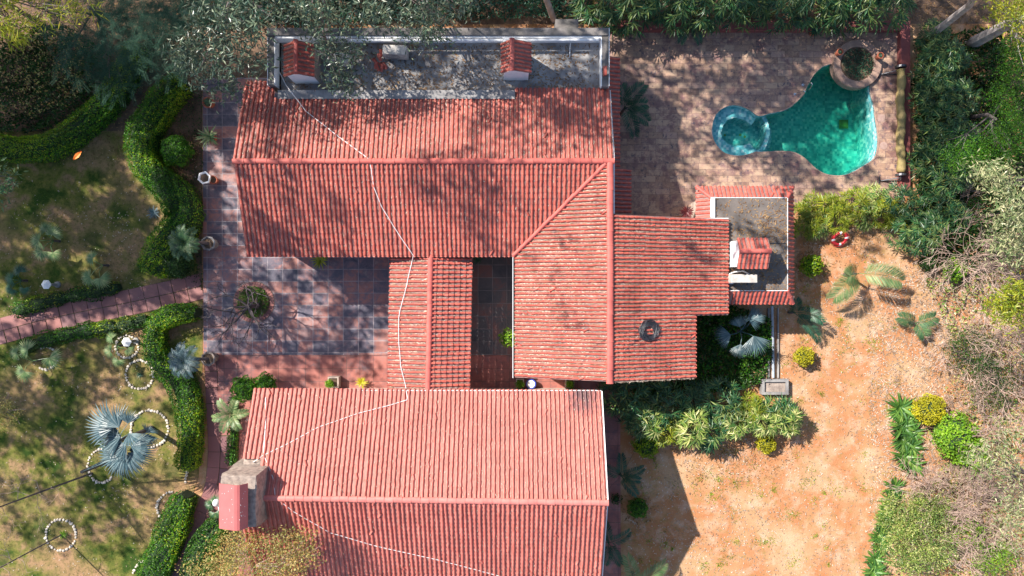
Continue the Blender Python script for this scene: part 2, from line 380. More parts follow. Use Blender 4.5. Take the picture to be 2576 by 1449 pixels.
# pool deck
deck = sheet('pool_deck', M['deck'], pp([(1500,66),(2276,66),(2276,520),(2000,520),(1500,560)], DZ), DZ, [pool_w])
def slab(name, mat, q, z0, z1, **k):
    o = MB().prism(pp(q, z1), z0, z1).build(name, mat); o['kind'] = 'structure'; return o
slab('patio', M['slate'], [(510,195),(760,195),(1002,640),(1002,893),(512,893)], 0, .05)
slab('patio_border', M['redslab'], [(548,893.6),(1300,893.6),(1300,1010),(640,1010),(548,1010)], 0, .047)
slab('courtyard_paving', M['slate_dark'], [(1002.5,600),(1340,600),(1340,893),(1002.5,893)], 0, .052)
slab('side_terrace', M['redslab'], [(602,1011),(680,1011),(660,1480),(598,1480)], 0, .05)
slab('east_footpath', M['redslab'], [(1300.5,893.6),(1560,940),(1562,1500),(1480,1500),(1300.5,1011)], 0, .04)
# pool shell
from_spa = P(1853, 328, -.5)[:2]
def inpoly(pts, poly):
    x, y = pts[:, 0], pts[:, 1]; r = np.zeros(len(pts), bool); n = len(poly)
    for i in range(n):
        x1, y1 = poly[i]; x2, y2 = poly[(i+1) % n]
        if y1 == y2: continue
        c_ = ((y1 > y) != (y2 > y)) & (x < (x2-x1)*(y-y1)/(y2-y1) + x1); r ^= c_
    return r
def zz(x, y): return (1744 + x*.2083, 241.5 + y*.2083)
pit = [tuple(P(*zz(x, y), -.5)[:2]) for x, y in [(325,460),(345,370),(400,310),(470,284),(540,290),(600,315),(680,375),(750,275),(800,285),(840,360),(850,430),(835,530),(770,665),(720,645),(665,575),(600,600),(480,612),(390,575),(340,525)]]
bx0, by0 = pool_w.min(0) - .1; bx1, by1 = pool_w.max(0) + .1
GS = .035
nx, ny = int((bx1-bx0)/GS), int((by1-by0)/GS)
gx, gy = np.meshgrid(np.linspace(bx0, bx1, nx), np.linspace(by0, by1, ny))
G = np.stack([gx.ravel(), gy.ravel()], 1)
zf = np.full(len(G), -1.55)
dspa = np.hypot(G[:, 0]-P(1860,0)[0], G[:, 1]-P(0,328)[1])
xs = (dspa)*SC + 1860
for e, z in ((1974, -1.2), (1964, -.9), (1954, -.6), (1943, -.26)): zf[xs < e] = z
spa = xs < 1921; zf[spa] = -.3
zf[inpoly(G, pit)] = -1.0
zf[(G[:, 0] < P(1880, 0)[0]) & ~inpoly(G, pit)] = -.3
# gentle fall to the deep end
deep = zf == -1.55; zf[deep] = -1.25 - .35*np.clip((G[deep, 0]-P(1980,0)[0])/2.2, 0, 1)
F = []
idx = np.arange(nx*ny).reshape(ny, nx)
F = np.stack([idx[:-1,:-1].ravel(), idx[:-1,1:].ravel(), idx[1:,1:].ravel(), idx[1:,:-1].ravel()], 1)
cen = (G[F[:, 0]] + G[F[:, 2]]) / 2
def grow(poly, d):
    q = np.array(poly); n_ = np.roll(q, -1, 0) - np.roll(q, 1, 0); n_ = unit(np.stack([n_[:, 1], -n_[:, 0]], 1))
    a = np.sum(q[:, 0]*np.roll(q[:, 1], -1) - np.roll(q[:, 0], -1)*q[:, 1]); return q + n_*d*(1 if a > 0 else -1)
keep = inpoly(cen, grow(pool_w, .05))
pool = thing('swimming_pool', 'free form swimming pool with turquoise mosaic, round spa and curved steps', 'swimming pool', P(2080, 320))
MB().add(np.column_stack([G, zf]), F[keep]).build('pool_floor', M['mosaic'], pool)
mb = MB(); n = len(pool_w); pw = pool_w
v = [(p[0], p[1], -1.7) for p in pw] + [(p[0], p[1], DZ - .002) for p in pw]
mb.add(v, [(i, (i+1) % n, (i+1) % n + n, i+n) for i in range(n)]); mb.build('pool_wall', M['mosaic'], pool)
mb = MB(); q1 = grow(pool_w, .04); n = len(q1)
v = [(p[0], p[1], DZ+.012) for p in pool_w] + [(p[0], p[1], DZ+.012) for p in q1] + [(p[0], p[1], -.02) for p in pool_w] + [(p[0], p[1], DZ-.01) for p in q1]
f = []
for i in range(n):
    j = (i+1) % n; f += [(i, j, n+j, n+i), (2*n+i, 2*n+j, j, i), (n+i, n+j, 3*n+j, 3*n+i)]
mb.add(v, f); mb.build('coping', simple('coping_stone', (.42, .28, .22), (.3, .2, .16), 6, .6), pool)
MB().prism([tuple(p) for p in grow(pool_w, .03)], -1.75, -.14).build('water', M['water'], pool)
x, y, _ = P(2123, 312, -1.5)
mb = MB()
for i in range(9): mb.box(x-.17+i*.04, x-.145+i*.04, y-.16, y+.16, -1.56, -1.5)
mb.box(x-.18, x+.18, y-.175, y-.16, -1.56, -1.495); mb.box(x-.18, x+.18, y+.16, y+.175, -1.56, -1.495)
mb.build('floor_drain', M['brass'], pool)
for a, b_ in ((380, 473), (567, 470), (620, 492)):
    x, y, _ = P(*zz(a, b_), -1.); MB().lathe((x, y, -1.0), [(.05, 0), (.05, .012), (.03, .014), (.028, .008)], 14).build('suction_fitting', M['brass'], pool)

# planter by the pool
cx, cy, _ = P(2161, 158, .3)
pl = thing('round_pool_planter', 'round raised stone planter ring at the top right of the pool, filled with weeds', 'planter', (cx, cy, DZ))
prof = []
mb = MB(); ro, ri, h = .95, .65, .2
mb.lathe((cx, cy, 0), [(ro, -.12), (ro, h-.04), (ro-.02, h), (ri+.02, h), (ri, h-.03), (ri, .0)], 48); mb.build('stone_rim', simple('planter_stone', (.36, .24, .18), (.24, .15, .12), 5, .7), pl)
MB().lathe((cx, cy, 0), [(ri-.003, .0), (ri-.003, .12)], 40).build('soil_bed', M['soil'], pl)
n = 900; a = rng.random(n)*6.28; r_ = np.sqrt(rng.random(n))*.58
MB().leaves(np.column_stack([cx+r_*np.cos(a), cy+r_*np.sin(a), .11+rng.random(n)*.2]), rdir(n, .2), rdir(n, 1), rng.uniform(.05, .14, n), .03).build('weeds', LF['palm_dark'], pl)

# handrails
for i, (a, b_, c_, d) in enumerate(((1998, 238, 2015, 246), (2018, 215, 2030, 232))):
    p0, p1 = P(a, b_), P(c_, d)
    rl = thing('pool_handrail', ('lower' if i == 0 else 'upper') + ' chrome grab rail curving from the deck into the pool', 'handrail', p0, 'chrome pool grab rails')
    pts = [p0 + (p1-p0)*u + np.array((0, 0, .05 + .62*math.sin(math.pi*min(1, u*1.05))**.6)) for u in np.linspace(0, 1, 12)]
    pts[0][2] = .04
    MB().tube(pts, .02, 8).build('rail', M['chrome'], rl, smooth=True)
    MB().lathe((p0[0], p0[1], DZ), [(.055, 0), (.05, .015), (.03, .02)], 14).build('base_flange', M['chrome'], rl)
# red border walls
wl = MB().box(P(1534,0,.3)[0], P(2290,0,.3)[0], P(0,76,.3)[1], P(0,52,.3)[1], 0, .3).build('low_wall', M['redwall']); tag(wl, 'low red sandstone wall along the top edge of the pool deck', 'wall')
wl = MB().box(P(2266,0,.3)[0], P(2290,0,.3)[0], P(0,480,.3)[1], P(0,76.3,.3)[1], 0, .297).build('low_wall', M['redwall']); tag(wl, 'low red sandstone wall along the right edge of the pool deck', 'wall')
# pool cover roller
rx = P(2266, 0, .5)[0]; ry0, ry1 = P(0, 440, .5)[1], P(0, 168, .5)[1]
ro_ = thing('pool_cover_roller', 'long tan rolled pool cover on a steel reel beside the right wall', 'pool cover', (rx, ry0, DZ))
ys = np.linspace(ry0+.1, ry1-.1, 30)
MB().tube([(rx + .03*math.sin(i*.55), y_, .5) for i, y_ in enumerate(ys)], [.15 + .018*math.sin(i*1.3)+.012*math.sin(i*2.9) for i in range(30)], 14).build('rolled_cover', M['fabric_tan'], ro_, smooth=True)
for yy in (ry0, ry1):
    mb = MB(); mb.tube([(rx, yy-.04, .5), (rx, yy+.04, .5)], .2, 16); mb.build('end_disc', M['steel'], ro_)
    mb = MB()
    for dx in (-.55, .12): mb.tube([(rx, yy-.1, .5), (rx+dx, yy-.16, .06)], .022, 6)
    mb.tube([(rx-.6, yy-.16, .08), (rx+.15, yy-.16, .08)], .025, 6); mb.tube([(rx-.6, yy-.3, .08), (rx-.6, yy+.02, .08)], .025, 6)
    mb.build('stand', M['steel'], ro_)
mb = MB(); mb.tube([(rx, ry0-.05, .5), (rx, ry0-.2, .5), (rx-.2, ry0-.22, .45)], .015, 6); mb.build('crank_handle', M['chrome'], ro_)

# ---------------------------------------------------------------- tiled roofs
def slope(name, mat, parent, O, U, D, ncol, sp_, v0f, v1f, course=.2, r=.052, seed=0, skip=None, w=.29, lift_=.012):
    rg = np.random.default_rng(seed)
    O, U, D = np.array(O, float), unit(np.array(U, float)), unit(np.array(D, float))
    Nn = unit(np.cross(U, D)); Nn = Nn if Nn[2] > 0 else -Nn
    mb = MB()
    s_ = np.array([0, .5-w, .5-w*.92, .5-w*.6, .5, .5+w*.6, .5+w*.92, .5+w, 1.0]); K = len(s_)
    Vs, Fs, Rn, Pn = [], [], [], []; base = 0
    drift = np.cumsum(rg.normal(0, .0025, ncol + 1)); drift -= np.linspace(0, drift[-1], ncol + 1)
    for c_ in range(ncol):
        uc = (c_ + .5) * sp_
        v0, v1 = v0f(uc), v1f(uc)
        if v1 - v0 < course * .4: continue
        nc = max(1, int(math.ceil((v1 - v0) / course)))
        wob = np.cumsum(rg.normal(0, .0035, nc + 1)); wob -= wob.mean()
        ang = rg.normal(0, .006, nc) + (rg.random(nc) < .035)*rg.normal(0, .022, nc)
        ph = rg.normal(0, .008)
        for k in range(nc):
            if skip and skip(uc, v0 + (k+.5)*course): continue
            va, vb = v0 + k*course, min(v1, v0 + (k+1)*course) + .0
            if k < nc-1: vb += ph; 
            if k > 0: va += ph
            for e, vv in ((0, va), (1, vb)):
                wid = .94 if e == 0 else 1.04
                lift = 0 if e == 0 else lift_
                du = wob[k] + (ang[k] if e else -ang[k]) + drift[c_]
                sx = s_.copy(); sx[1:-1] = .5 + (sx[1:-1]-.5)*wid
                hh = np.array([.004, 0, .35, .82, 1, .82, .35, 0, .004]) * (r*wid); hh[0] = hh[-1] = .004
                u = c_*sp_ + sx*sp_; u[1:-1] += du
                Vs.append(O + u[:, None]*U + vv*D + (hh + lift)[:, None]*Nn)
            rt, rp = rg.random(), rg.random()
            for j in range(K-1):
                Fs.append((base+j, base+j+1, base+K+j+1, base+K+j)); pan = 1 if j in (0, K-2) else 0
                Rn.append(rp if pan else rt); Pn.append(pan)
            # front lip
            if True:
                lip = Vs[-1] - (np.where(np.arange(K) > -1, .010, 0))[:, None]*Nn
                Vs.append(lip)
                for j in range(K-1): Fs.append((base+K+j, base+K+j+1, base+2*K+j+1, base+2*K+j)); Rn.append(rt*.7); Pn.append(.3)
            base += 3*K
    mb.add(np.concatenate(Vs), np.array(Fs), rnd=np.array(Rn), pan=np.array(Pn))
    # underside board
    return mb.build(name, mat, parent)
def ridge(mb, a, b_, r=.095, seg=.38, flat=.8):
    a, b_ = np.array(a, float), np.array(b_, float); Ld = np.linalg.norm(b_-a); n = max(1, int(Ld/seg)); d = (b_-a)/Ld
    side = unit(np.cross(d, (0, 0, 1))); up = np.cross(side, d)
    for i in range(n):
        p0, p1 = a + d*Ld*i/n, a + d*(Ld*(i+1)/n + .0); jit = random.uniform(-.008, .008)
        v = []
        for p_, rr in ((p0, r*.94), (p1 - d*.035, r*.97), (p1-d*.033, r*1.07), (p1, r*1.09)):
            for k in range(9):
                th = math.pi * k / 8; v.append(p_ + side*(math.cos(th)*rr + jit) + up*math.sin(th)*rr*flat)
        f = [(r0*9+k, r0*9+k+1, (r0+1)*9+k+1, (r0+1)*9+k) for r0 in range(3) for k in range(8)]
        f += [tuple(range(9))[::-1], tuple(range(27, 36))]
        mb.add(v, f)
    return mb
LIT = {}
def litter(mb, O, U, D, spn, ncol, vmax, n, Lr=(.05, .14), density=None):
    """dry leaves lying in the pans between the tile columns"""
    O, U, D = np.array(O, float), unit(U), unit(D); Nn = unit(np.cross(U, D)); Nn = Nn if Nn[2] > 0 else -Nn
    cc = rng.integers(0, ncol, n); u = (cc + rng.normal(0, .09, n)) * spn; v = rng.random(n)*vmax
    keep = np.ones(n, bool)
    if density is not None: keep = density(u, v)
    u, v, cc = u[keep], v[keep], cc[keep]; n = len(u)
    th = rng.normal(0, .5, n)*1.0 + rng.integers(0, 2, n)*math.pi
    d = np.cos(th)[:, None]*D + np.sin(th)[:, None]*U
    p = O + u[:, None]*U + v[:, None]*D + (.02 + rng.random(n)*.012)[:, None]*Nn
    p = p - d * .04
    L_ = rng.uniform(Lr[0], Lr[1], n)*1.15
    mb.leaves(p, d, Nn + rng.normal(0, .25, (n, 3)), L_, rng.uniform(.012, .026, n), fold=.1)

ZE, ZR = 3.0, 4.08
XL, XRG = -9.2, 3.18
PY_N = 4.196; SL = (ZR-ZE)/3.07
cN = math.atan(SL); CS, SN = math.cos(cN), math.sin(cN)
mh = thing('main_house', 'large L shaped house with red clay tile roof and flat rear terrace', 'house', (-3, 4, 0))
full = 3.07/CS
rS = slope('roof', M['tile'], mh, (XL, PY_N-.04, ZR), (1, 0, 0), (0, -CS, -SN), 80, .1555,
      lambda u: 0, lambda u: min(full, max(0, (PY_N - max(1.126, 1.126 + (XL+u-.07)))/CS) if XL+u > .07 else full), seed=1)
def nlen(u):
    x = XL + u
    return ((7.1 if x < -8.2 else (6.45 if x < .12 else 6.83)) - PY_N)/CS
rN = slope('roof', M['tile'], mh, (3.36, PY_N+.04, ZR), (-1, 0, 0), (0, CS, -SN), 81, .1555, lambda u: 0, lambda u: nlen(3.36-u-XL), seed=2)
rW = slope('roof', M['tile_b'], mh, (XRG, PY_N, ZR), (0, -1, 0), (-CS, 0, -SN), 54, .135,
      lambda u: 0, lambda u: full if PY_N-u < 1.126 else (XRG - (.07 + (PY_N-u-1.126)))/CS, seed=3, r=.068, w=.27)
rE = slope('roof', M['tile_b'], mh, (3.30, -3.12, ZR-.02), (0, 1, 0), (CS, 0, -SN), 41, .1355, lambda u: 0, lambda u: (4.32/CS if -3.12+u > -.96 else 3.06/CS), seed=4, r=.06, w=.29, lift_=.022)
mb = MB(); ridge(mb, (XL-.03, PY_N, ZR+.03), (3.38, PY_N, ZR+.03)); mb.build('ridge_cap', M['ridge'], rS)
mb = MB(); ridge(mb, (3.24, PY_N-.05, ZR+.04), (3.24, -3.16, ZR+.04), .115, .45, .6); mb.build('ridge_cap', M['ridge'], rW)
mb = MB(); ridge(mb, (3.1, PY_N-.08, ZR+.02), (.05, 1.12, ZE+.04), .075, .35, .9); mb.build('valley_cap', M['ridge'], rS)
mb = MB()
mb.box(XL+.35, 3.2, 1.45, 6.43, 0, 3.0); mb.box(.42, 3.2, -2.85, 1.449, 0, 2.99); mb.box(3.2, 7.3, -.7, 2.25, 0, 2.5); mb.box(3.2, 6.1, -2.9, -.701, 0, 2.5)
# gable triangles
def gable(mb, x, y0, yr, y1, ze, zr, t_=.08):
    v = [(x, y0, ze), (x, y1, ze), (x, yr, zr), (x-t_, y0, ze), (x-t_, y1, ze), (x-t_, yr, zr)]
    mb.add(v, [(0, 1, 2), (5, 4, 3), (0, 3, 4, 1), (1, 4, 5, 2), (2, 5, 3, 0)])
gable(mb, XL+.45, 1.5, PY_N, 6.9, 3.0, ZR-.06); gable(mb, 3.2, 1.5, PY_N, 6.9, 3.0, ZR-.06)
mb.box(3.2-.02, 3.33, 2.3, PY_N, 2.9, ZR-.03)
mb.build('wall', M['cream'], mh)
mb = MB()
mb.add([(3.375, PY_N, ZR-.02), (3.405, PY_N, ZR-.02), (3.405, 6.83, 3.1), (3.375, 6.83, 3.1), (3.375, PY_N, ZR-.2), (3.405, PY_N, ZR-.2), (3.405, 6.83, 2.95), (3.375, 6.83, 2.95)], [(0,1,2,3),(1,5,6,2),(4,0,3,7),(3,2,6,7),(0,4,5,1)])
mb.box(3.36, 3.40, 2.46, PY_N, ZR-.35, ZR-.02)
mb.box(XL+.02, .07, 1.085, 1.105, 2.93, 2.995); mb.box(.02, .04, -3.12, 1.1, 2.93, 2.995); mb.box(3.3, 7.65, 2.455, 2.475, 2.5, 2.55)
mb.build('fascia', M['white'], mh)
# lean-tos on the east wall
le = slope('lean_to_roof', M['tile_b'], mh, (3.34, 4.26, 2.62), (0, 1, 0), (.87, 0, -.3), 27, .145, lambda u: 0, lambda u: .5, seed=5)
le = slope('lean_to_roof', M['tile_b'], mh, (3.34, 2.64, 2.62), (0, 1, 0), (.94, 0, -.28), 11, .145, lambda u: 0, lambda u: .93, seed=6)
# rear terrace
mb = MB(); mb.box(-8.0, 3.2, 6.3, 8.7, 0, 3.0); mb.build('terrace_floor', M['conc'], mh)
mb = MB()
mb.box(-8.32, 3.29, 8.58, 8.83, 0, 3.5); mb.box(-8.3, -8.08, 6.9, 8.579, 0, 3.45); mb.box(3.06, 3.288, 6.85, 8.579, 0, 3.45)
mb.build('parapet', M['concdark'], mh)
mb = MB(); mb.box(-8.07, 3.05, 8.5, 8.577, 3.001, 3.44); mb.box(3.03, 3.057, 6.86, 8.49, 3.001, 3.462); mb.box(3.289, 3.31, 6.86, 8.83, 2.6, 3.505); mb.box(-8.32, -8.301, 6.9, 8.83, 2.6, 3.46); mb.box(-8.0795, -8.06, 6.9, 8.49, 3.001, 3.452)
mb.build('parapet_face', M['white'], mh)
mb = MB(); mb.box(-8.0, .1, 6.46, 6.76, 2.9, 3.36); mb.build('concrete_ledge', M['conc'], mh)
mb = MB(); x0, x1 = P(1397,0,2.9)[0], P(1455,0,2.9)[0]; mb.box(x0, x1, 8.831, P(0,48,2.9)[1], 0, 2.9); mb.build('rear_buttress', M['concdark'], mh)
mb = MB(); mb.tube([(-5.5, 8.42, 3.46), (-.3, 8.42, 3.46)], .05, 8); mb.tube([(-.05, 8.42, 3.46), (2.95, 8.44, 3.46)], .045, 8)
mb.box(-.3, -.05, 8.34, 8.5, 3.2, 3.55)
mb.tube([(2.0, 8.4, 3.42), (2.0, 8.3, 3.1), (2.0, 8.0, 3.03)], .015, 6)
mb.build('water_pipe', M['paintw'], mh)
def chimney(root, x0, x1, y0, y1, z0, ze, zr, xr, yr, along, mats, seed, nt=9, ov=.07):
    c_ = (MB().box(x0, x1, y0, y1, z0, ze)).build('chimney', M['white'], root)
    if along == 'y':
        for yy in (y0+.001, y1-.05): mb = MB(); mb.add([(x0, yy, ze), (x1, yy, ze), (xr, yy, zr-.03), (x0, yy+.05, ze), (x1, yy+.05, ze), (xr, yy+.05, zr-.03)], [(0,1,2),(5,4,3),(0,3,4,1),(1,4,5,2),(2,5,3,0)]); mb.build('gable', M['white'], c_)
    else:
        for xx in (x0+.001, x1-.05): mb = MB(); mb.add([(xx, y0, ze), (xx, y1, ze), (xx, yr, zr-.03), (xx+.05, y0, ze), (xx+.05, y1, ze), (xx+.05, yr, zr-.03)], [(0,1,2),(5,4,3),(0,3,4,1),(1,4,5,2),(2,5,3,0)]); mb.build('gable', M['white'], c_)
    if along == 'y':
        for sgn, xe in ((-1, x0-ov), (1, x1+ov)):
            Ln = abs(xe-xr); d = np.array((sgn*Ln, 0, -(zr-ze)*Ln/max(.05, abs((x0 if sgn < 0 else x1)-xr)))); full_ = np.linalg.norm(d)
            O = (xr, (y0-ov), zr); slope('chimney_roof', mats, c_, O, (0, 1, 0), d, nt, (y1-y0+2*ov)/nt, lambda u: 0, lambda u: full_, .22, .035, seed+sgn)
        mb = MB(); ridge(mb, (xr, y0-ov-.02, zr+.02), (xr, y1+ov, zr+.02), .08, .3); mb.build('chimney_ridge', M['ridge'], c_)
    else:
        for sgn, ye in ((-1, y0-ov), (1, y1+ov)):
            Ln = abs(ye-yr); d = np.array((0, sgn*Ln, -(zr-ze)*Ln/max(.05, abs((y0 if sgn < 0 else y1)-yr)))); full_ = np.linalg.norm(d)
            slope('chimney_roof', mats, c_, (x0-.02, yr, zr), (1, 0, 0), d, nt, (x1-x0+.04)/nt, lambda u: 0, lambda u: full_, .22, .035, seed+sgn)
        mb = MB(); ridge(mb, (x0-.03, yr, zr+.02), (x1+.02, yr, zr+.02), .08, .3); mb.build('chimney_ridge', M['ridge'], c_)
    return c_
c1 = chimney(mh, -7.5, -6.66, 7.08, 8.05, 3.0, 4.0, 4.32, -7.08, 0, 'y', M['tile_b'], 20, 8)
c1['label'] = 'chimney with exposed mortar side at the left end of the terrace'
c2 = chimney(mh, -.28, .56, 7.2, 8.1, 3.0, 4.0, 4.3, -.0, 0, 'y', M['tile_b'], 24, 8)
c2['label'] = 'chimney in the middle of the terrace beside the ledge end'
MB().box(-6.655, -6.62, 7.1, 8.03, 3.0, 3.99).build('mortar_side', M['mortar'], c1)

# AC units and clutter on the terrace
def ac(name_label, c_, ang, lx=.82, ly=.32, hz=.6, z=3.0, top=True):
    th = thing('air_conditioner', name_label, 'air conditioner', (c_[0], c_[1], z), 'outdoor air conditioner units')
    b_ = MB().obox(c_, ang, lx, ly, z+.08, z+hz).build('casing', M['acgrey'], th)
    bv = b_.modifiers.new('bevel', 'BEVEL'); bv.width = .02; bv.segments = 2
    MB().obox(c_, ang, lx*.96, ly*.9, z+hz, z+hz+.012).build('top_panel', M['acgrey'], th)
    mb = MB(); ca, sa = math.cos(ang), math.sin(ang)
    f0 = np.array((c_[0]+sa*(ly/2+.004), c_[1]-ca*(ly/2+.004), z+hz/2+.05)); fx = np.array((ca, sa, 0)); fz = np.array((0, 0, 1)); fn = np.array((sa, -ca, 0))
    for r_ in (.06, .12, .18, .23):
        mb.tube([f0 - fx*lx*.12 + r_*(math.cos(a)*fx + math.sin(a)*fz) for a in np.linspace(0, 2*math.pi, 20)], .006, 4)
    mb.build('fan_grille', M['steel'], th)
    for s_ in (-1, 1): MB().obox((c_[0]+ca*s_*lx*.33, c_[1]+sa*s_*lx*.33), ang, .05, ly+.12, z, z+.08).build('foot', M['steel'], th)
    return th
ac('beige air conditioner in the middle of the terrace', P(995, 130, 3.4)[:2], -.03)
ac('dusty air conditioner half hidden by leaves near the left terrace chimney', P(855, 148, 3.4)[:2], -.18)
rs = random.Random(5)
for i in range(8):
    x, y, _ = P(953 + rs.uniform(-9, 17), 155 + rs.uniform(-18, 22), 3.05); a = rs.uniform(1.3, 2.3)
    th = MB(); d = np.array((math.cos(a), math.sin(a), 0)); sde = np.array((-d[1], d[0], 0)); z_ = 3.02 + .025*i
    v = []
    for e, rr in ((-.13, .05), (.13, .065)):
        for k in range(7): v.append(np.array((x, y, z_)) + d*e + sde*math.cos(math.pi*k/6)*rr + np.array((0, 0, math.sin(math.pi*k/6)*rr)))
    th.add(v, [(k, k+1, k+8, k+7) for k in range(6)])
    tag(th.build('loose_roof_tile', M['tile_b'], None, origin=(x, y, z_)), 'loose curved clay tile lying in the heap on the terrace', 'roof tile', 'loose clay tiles heaped on the terrace')
x, y, _ = P(1525, 262*0+175, 3.5)
vp = thing('vent_pipe', 'short red clay vent standing on the right terrace parapet', 'vent', (3.17, 7.35, 3.45))
mb = MB(); mb.box(3.1, 3.2, 7.2, 7.5, 3.45, 3.62); mb.build('body', M['tile_b'], vp); MB().box(3.21, 3.28, 7.22, 7.5, 3.45, 3.6).build('side_block', M['concdark'], vp)

# flat roofed annex
ax0, ax1, ay0, ay1 = 7.07, 9.78, -.085, 3.2
an = thing('flat_roofed_annex', 'small flat roofed block with tiled skirt roof, chimney and dead leaves on top', 'outbuilding', (8.2, 1.5, 0))
mb = MB(); mb.box(ax0-.1, ax1+.1, ay0-.1, ay1+.1, 0, 2.3); mb.build('wall', M['cream'], an)
mb = MB(); mb.box(ax0, ax1, ay0, ay1, 2.31, 2.4); mb.build('flat_roof', simple('annex_roof_screed', (.17, .145, .13), (.08, .07, .065), 1.3, .95, bmp=.3), an)
mb = MB(); mb.box(ax0-.02, ax0+.12, 2.5, ay1+.02, 2.3, 2.49); mb.box(ax0+.121, ax1+.02, ay1-.0, ay1+.02, 2.3, 2.42); mb.box(ax1, ax1+.02, ay0, ay1-.001, 2.3, 2.42); mb.box(ax0+.2, ax1+.02, ay0-.02, ay0-.001, 2.3, 2.42)
mb.build('white_edge', M['white'], an)
def skirt(O, U, D, Lu, nsp, seed, vlen, mit0=0, mit1=0):
    nc_ = int(Lu/nsp); 
    def v1(u): return vlen
    return slope('skirt_roof', M['tile_b'], an, O, U, D, nc_, nsp, lambda u: max(0, (mit0-u) if mit0 else 0, (u-(Lu-mit1)) if mit1 else 0), v1, .22, .04, seed)
o_ = .44
skirt((ax0-o_, ay1, 2.4), (1, 0, 0), (0, .46, -.34), ax1-ax0+o_+.37, .15, 31, .56, o_, .37)
skirt((ax1, ay1+.45, 2.4), (0, -1, 0), (.37, 0, -.38), ay1-ay0+.95, .15, 32, .52, .45, .5)
skirt((ax0, ay1+.45, 2.4), (0, -1, 0), (-.44, 0, -.36), 1.3, .15, 33, .56, .45, 0)
skirt((7.4, ay0, 2.4), (1, 0, 0), (0, -.5, -.36), ax1-7.4+.37, .15, 34, .6, 0, .37)
for a_, b_ in (((ax0, ay1, 2.44), (ax0-o_, ay1+.45, 2.08)), ((ax1, ay1, 2.44), (ax1+.36, ay1+.45, 2.06)), ((ax1, ay0, 2.44), (ax1+.36, ay0-.48, 2.06))):
    mb = MB(); ridge(mb, a_, b_, .06, .25); mb.build('hip_cap', M['ridge'], an)
c3 = chimney(an, P(1858,0,3.42)[0], P(1934,0,3.4)[0], P(0,670,3.4)[1], P(0,604,3.4)[1], 2.4, 3.3, 3.55, 0, P(0,634,2.95)[1], 'x', M['tile_b'], 40, 7)
a4 = ac('white slim air conditioner beside the annex chimney', P(1867, 701, 2.7)[:2], .0, .9, .3, .55, 2.4)
mb = MB(); mb.tube([P(1838,700,2.60), P(1833,690,2.50), P(1848,684,2.48), P(1870,682,2.50), P(1884,690,2.60), P(1886,697,2.70)], .025, 6)
mb.tube([P(1832,712,2.50), P(1845,712,2.50)], .03, 6); mb.build('refrigerant_pipe', M['paintw'], a4)
mb = MB(); mb.tube([P(1882,613,2.43), P(1905,612,2.43), P(1978,612,2.43)], .012, 5)
tag(mb.build('black_cable', M['blackcable'], None, origin=P(1930,612,2.40)), 'black cable lying across the annex roof above the chimney', 'cable')

# covered walkway between the houses
wk = thing('covered_walkway', 'narrow tiled walkway roof linking the two houses across the courtyard', 'walkway', (-3, -1.3, 0))
zr2, ze2 = 2.95, 2.62
tx = (P(1079,0,zr2)[0] - P(1085,0,zr2)[0]) / 5.0     # slight skew
wr_ = P(1082,0,zr2)[0]; wl_ = P(980,0,ze2)[0]; we_ = P(1186,0,ze2)[0]; yN, yS = 1.25, -3.66
U_ = (-.02, -1, 0)
d1 = np.array((wl_-wr_, 0, ze2-zr2)); d2 = np.array((we_-wr_, 0, ze2-zr2))
for dd, sd_ in ((d1, 51), (d2, 52)):
    L_ = np.linalg.norm(dd); s_ = slope('roof', M['tile_b'], wk, (wr_+.03, yN, zr2), U_, dd, 31, .158, lambda u: 0, lambda u: L_, .205, .065, sd_, w=.28, lift_=(.012 if sd_ == 51 else .03))
mb = MB(); ridge(mb, (wr_+.03, yN, zr2+.02), (wr_-.07, yS, zr2+.02), .105, .42, .7); mb.build('ridge_cap', M['ridge'], s_)
for x_ in (wl_+.25, we_-.3):
    for y_ in (.8, -.6, -2.0, -3.3):
        MB().box(x_-.09, x_+.09, y_-.09, y_+.09, .05, 2.62).build('post', M['redwall'], wk)
mb = MB(); mb.add([(we_+.01, yN, ze2-.02), (we_+.03, yN, ze2-.02), (we_-.07, yS, ze2-.02), (we_-.09, yS, ze2-.02), (we_+.01, yN, ze2-.12), (we_+.03, yN, ze2-.12), (we_-.07, yS, ze2-.12), (we_-.09, yS, ze2-.12)], [(0,1,2,3),(1,5,6,2),(0,3,7,4)])
mb.build('gutter_edge', M['white'], wk)
# south house
sh = thing('south_house', 'long house with dusty pink clay tile roof along the bottom edge', 'house', (-3, -7, 0))
zS = 4.49; yE, yR = -3.57, -6.88; gS = math.atan((zS-3.0)/(yE-yR)); cS, sS = math.cos(gS), math.sin(gS)
sx0 = -8.95; ncs = 77; sps = 12.04/ncs
fullS = 3.31/cS
tl = .0133
brk = lambda u, v: (u < .62 and v < 1.25)
s1 = slope('roof', M['tile_pink'], sh, (sx0+ncs*sps, yR+.03-.09, zS), (-1, tl, 0), (0, cS, -sS), ncs, sps, lambda u: 0, lambda u: fullS + .09 - tl*u*0.6, .2, .06, 61, skip=lambda u, v: brk(12.04-u, v), w=.26)
s2 = slope('roof', M['tile_pink'], sh, (sx0, yR-.03+.07, zS), (1, -tl, 0), (0, -cS, -sS), ncs, sps, lambda u: 0, lambda u: fullS, .175, .06, 62, skip=lambda u, v: u < .55 and v < .5, w=.27)
mb = MB(); ridge(mb, (sx0+.15, yR+.07, zS+.03), (sx0+12.08, yR-.09, zS+.03), .1, .285, .7); mb.build('ridge_cap', M['ridge_pink'], s1)
mb = MB(); mb.box(sx0+.3, 2.75, -9.9, -3.9, 0, 3.0); gable(mb, 2.75, -9.9, yR, -3.9, 3.0, zS-.1); gable(mb, sx0+.4, -9.9, yR, -3.9, 3.0, zS-.1)
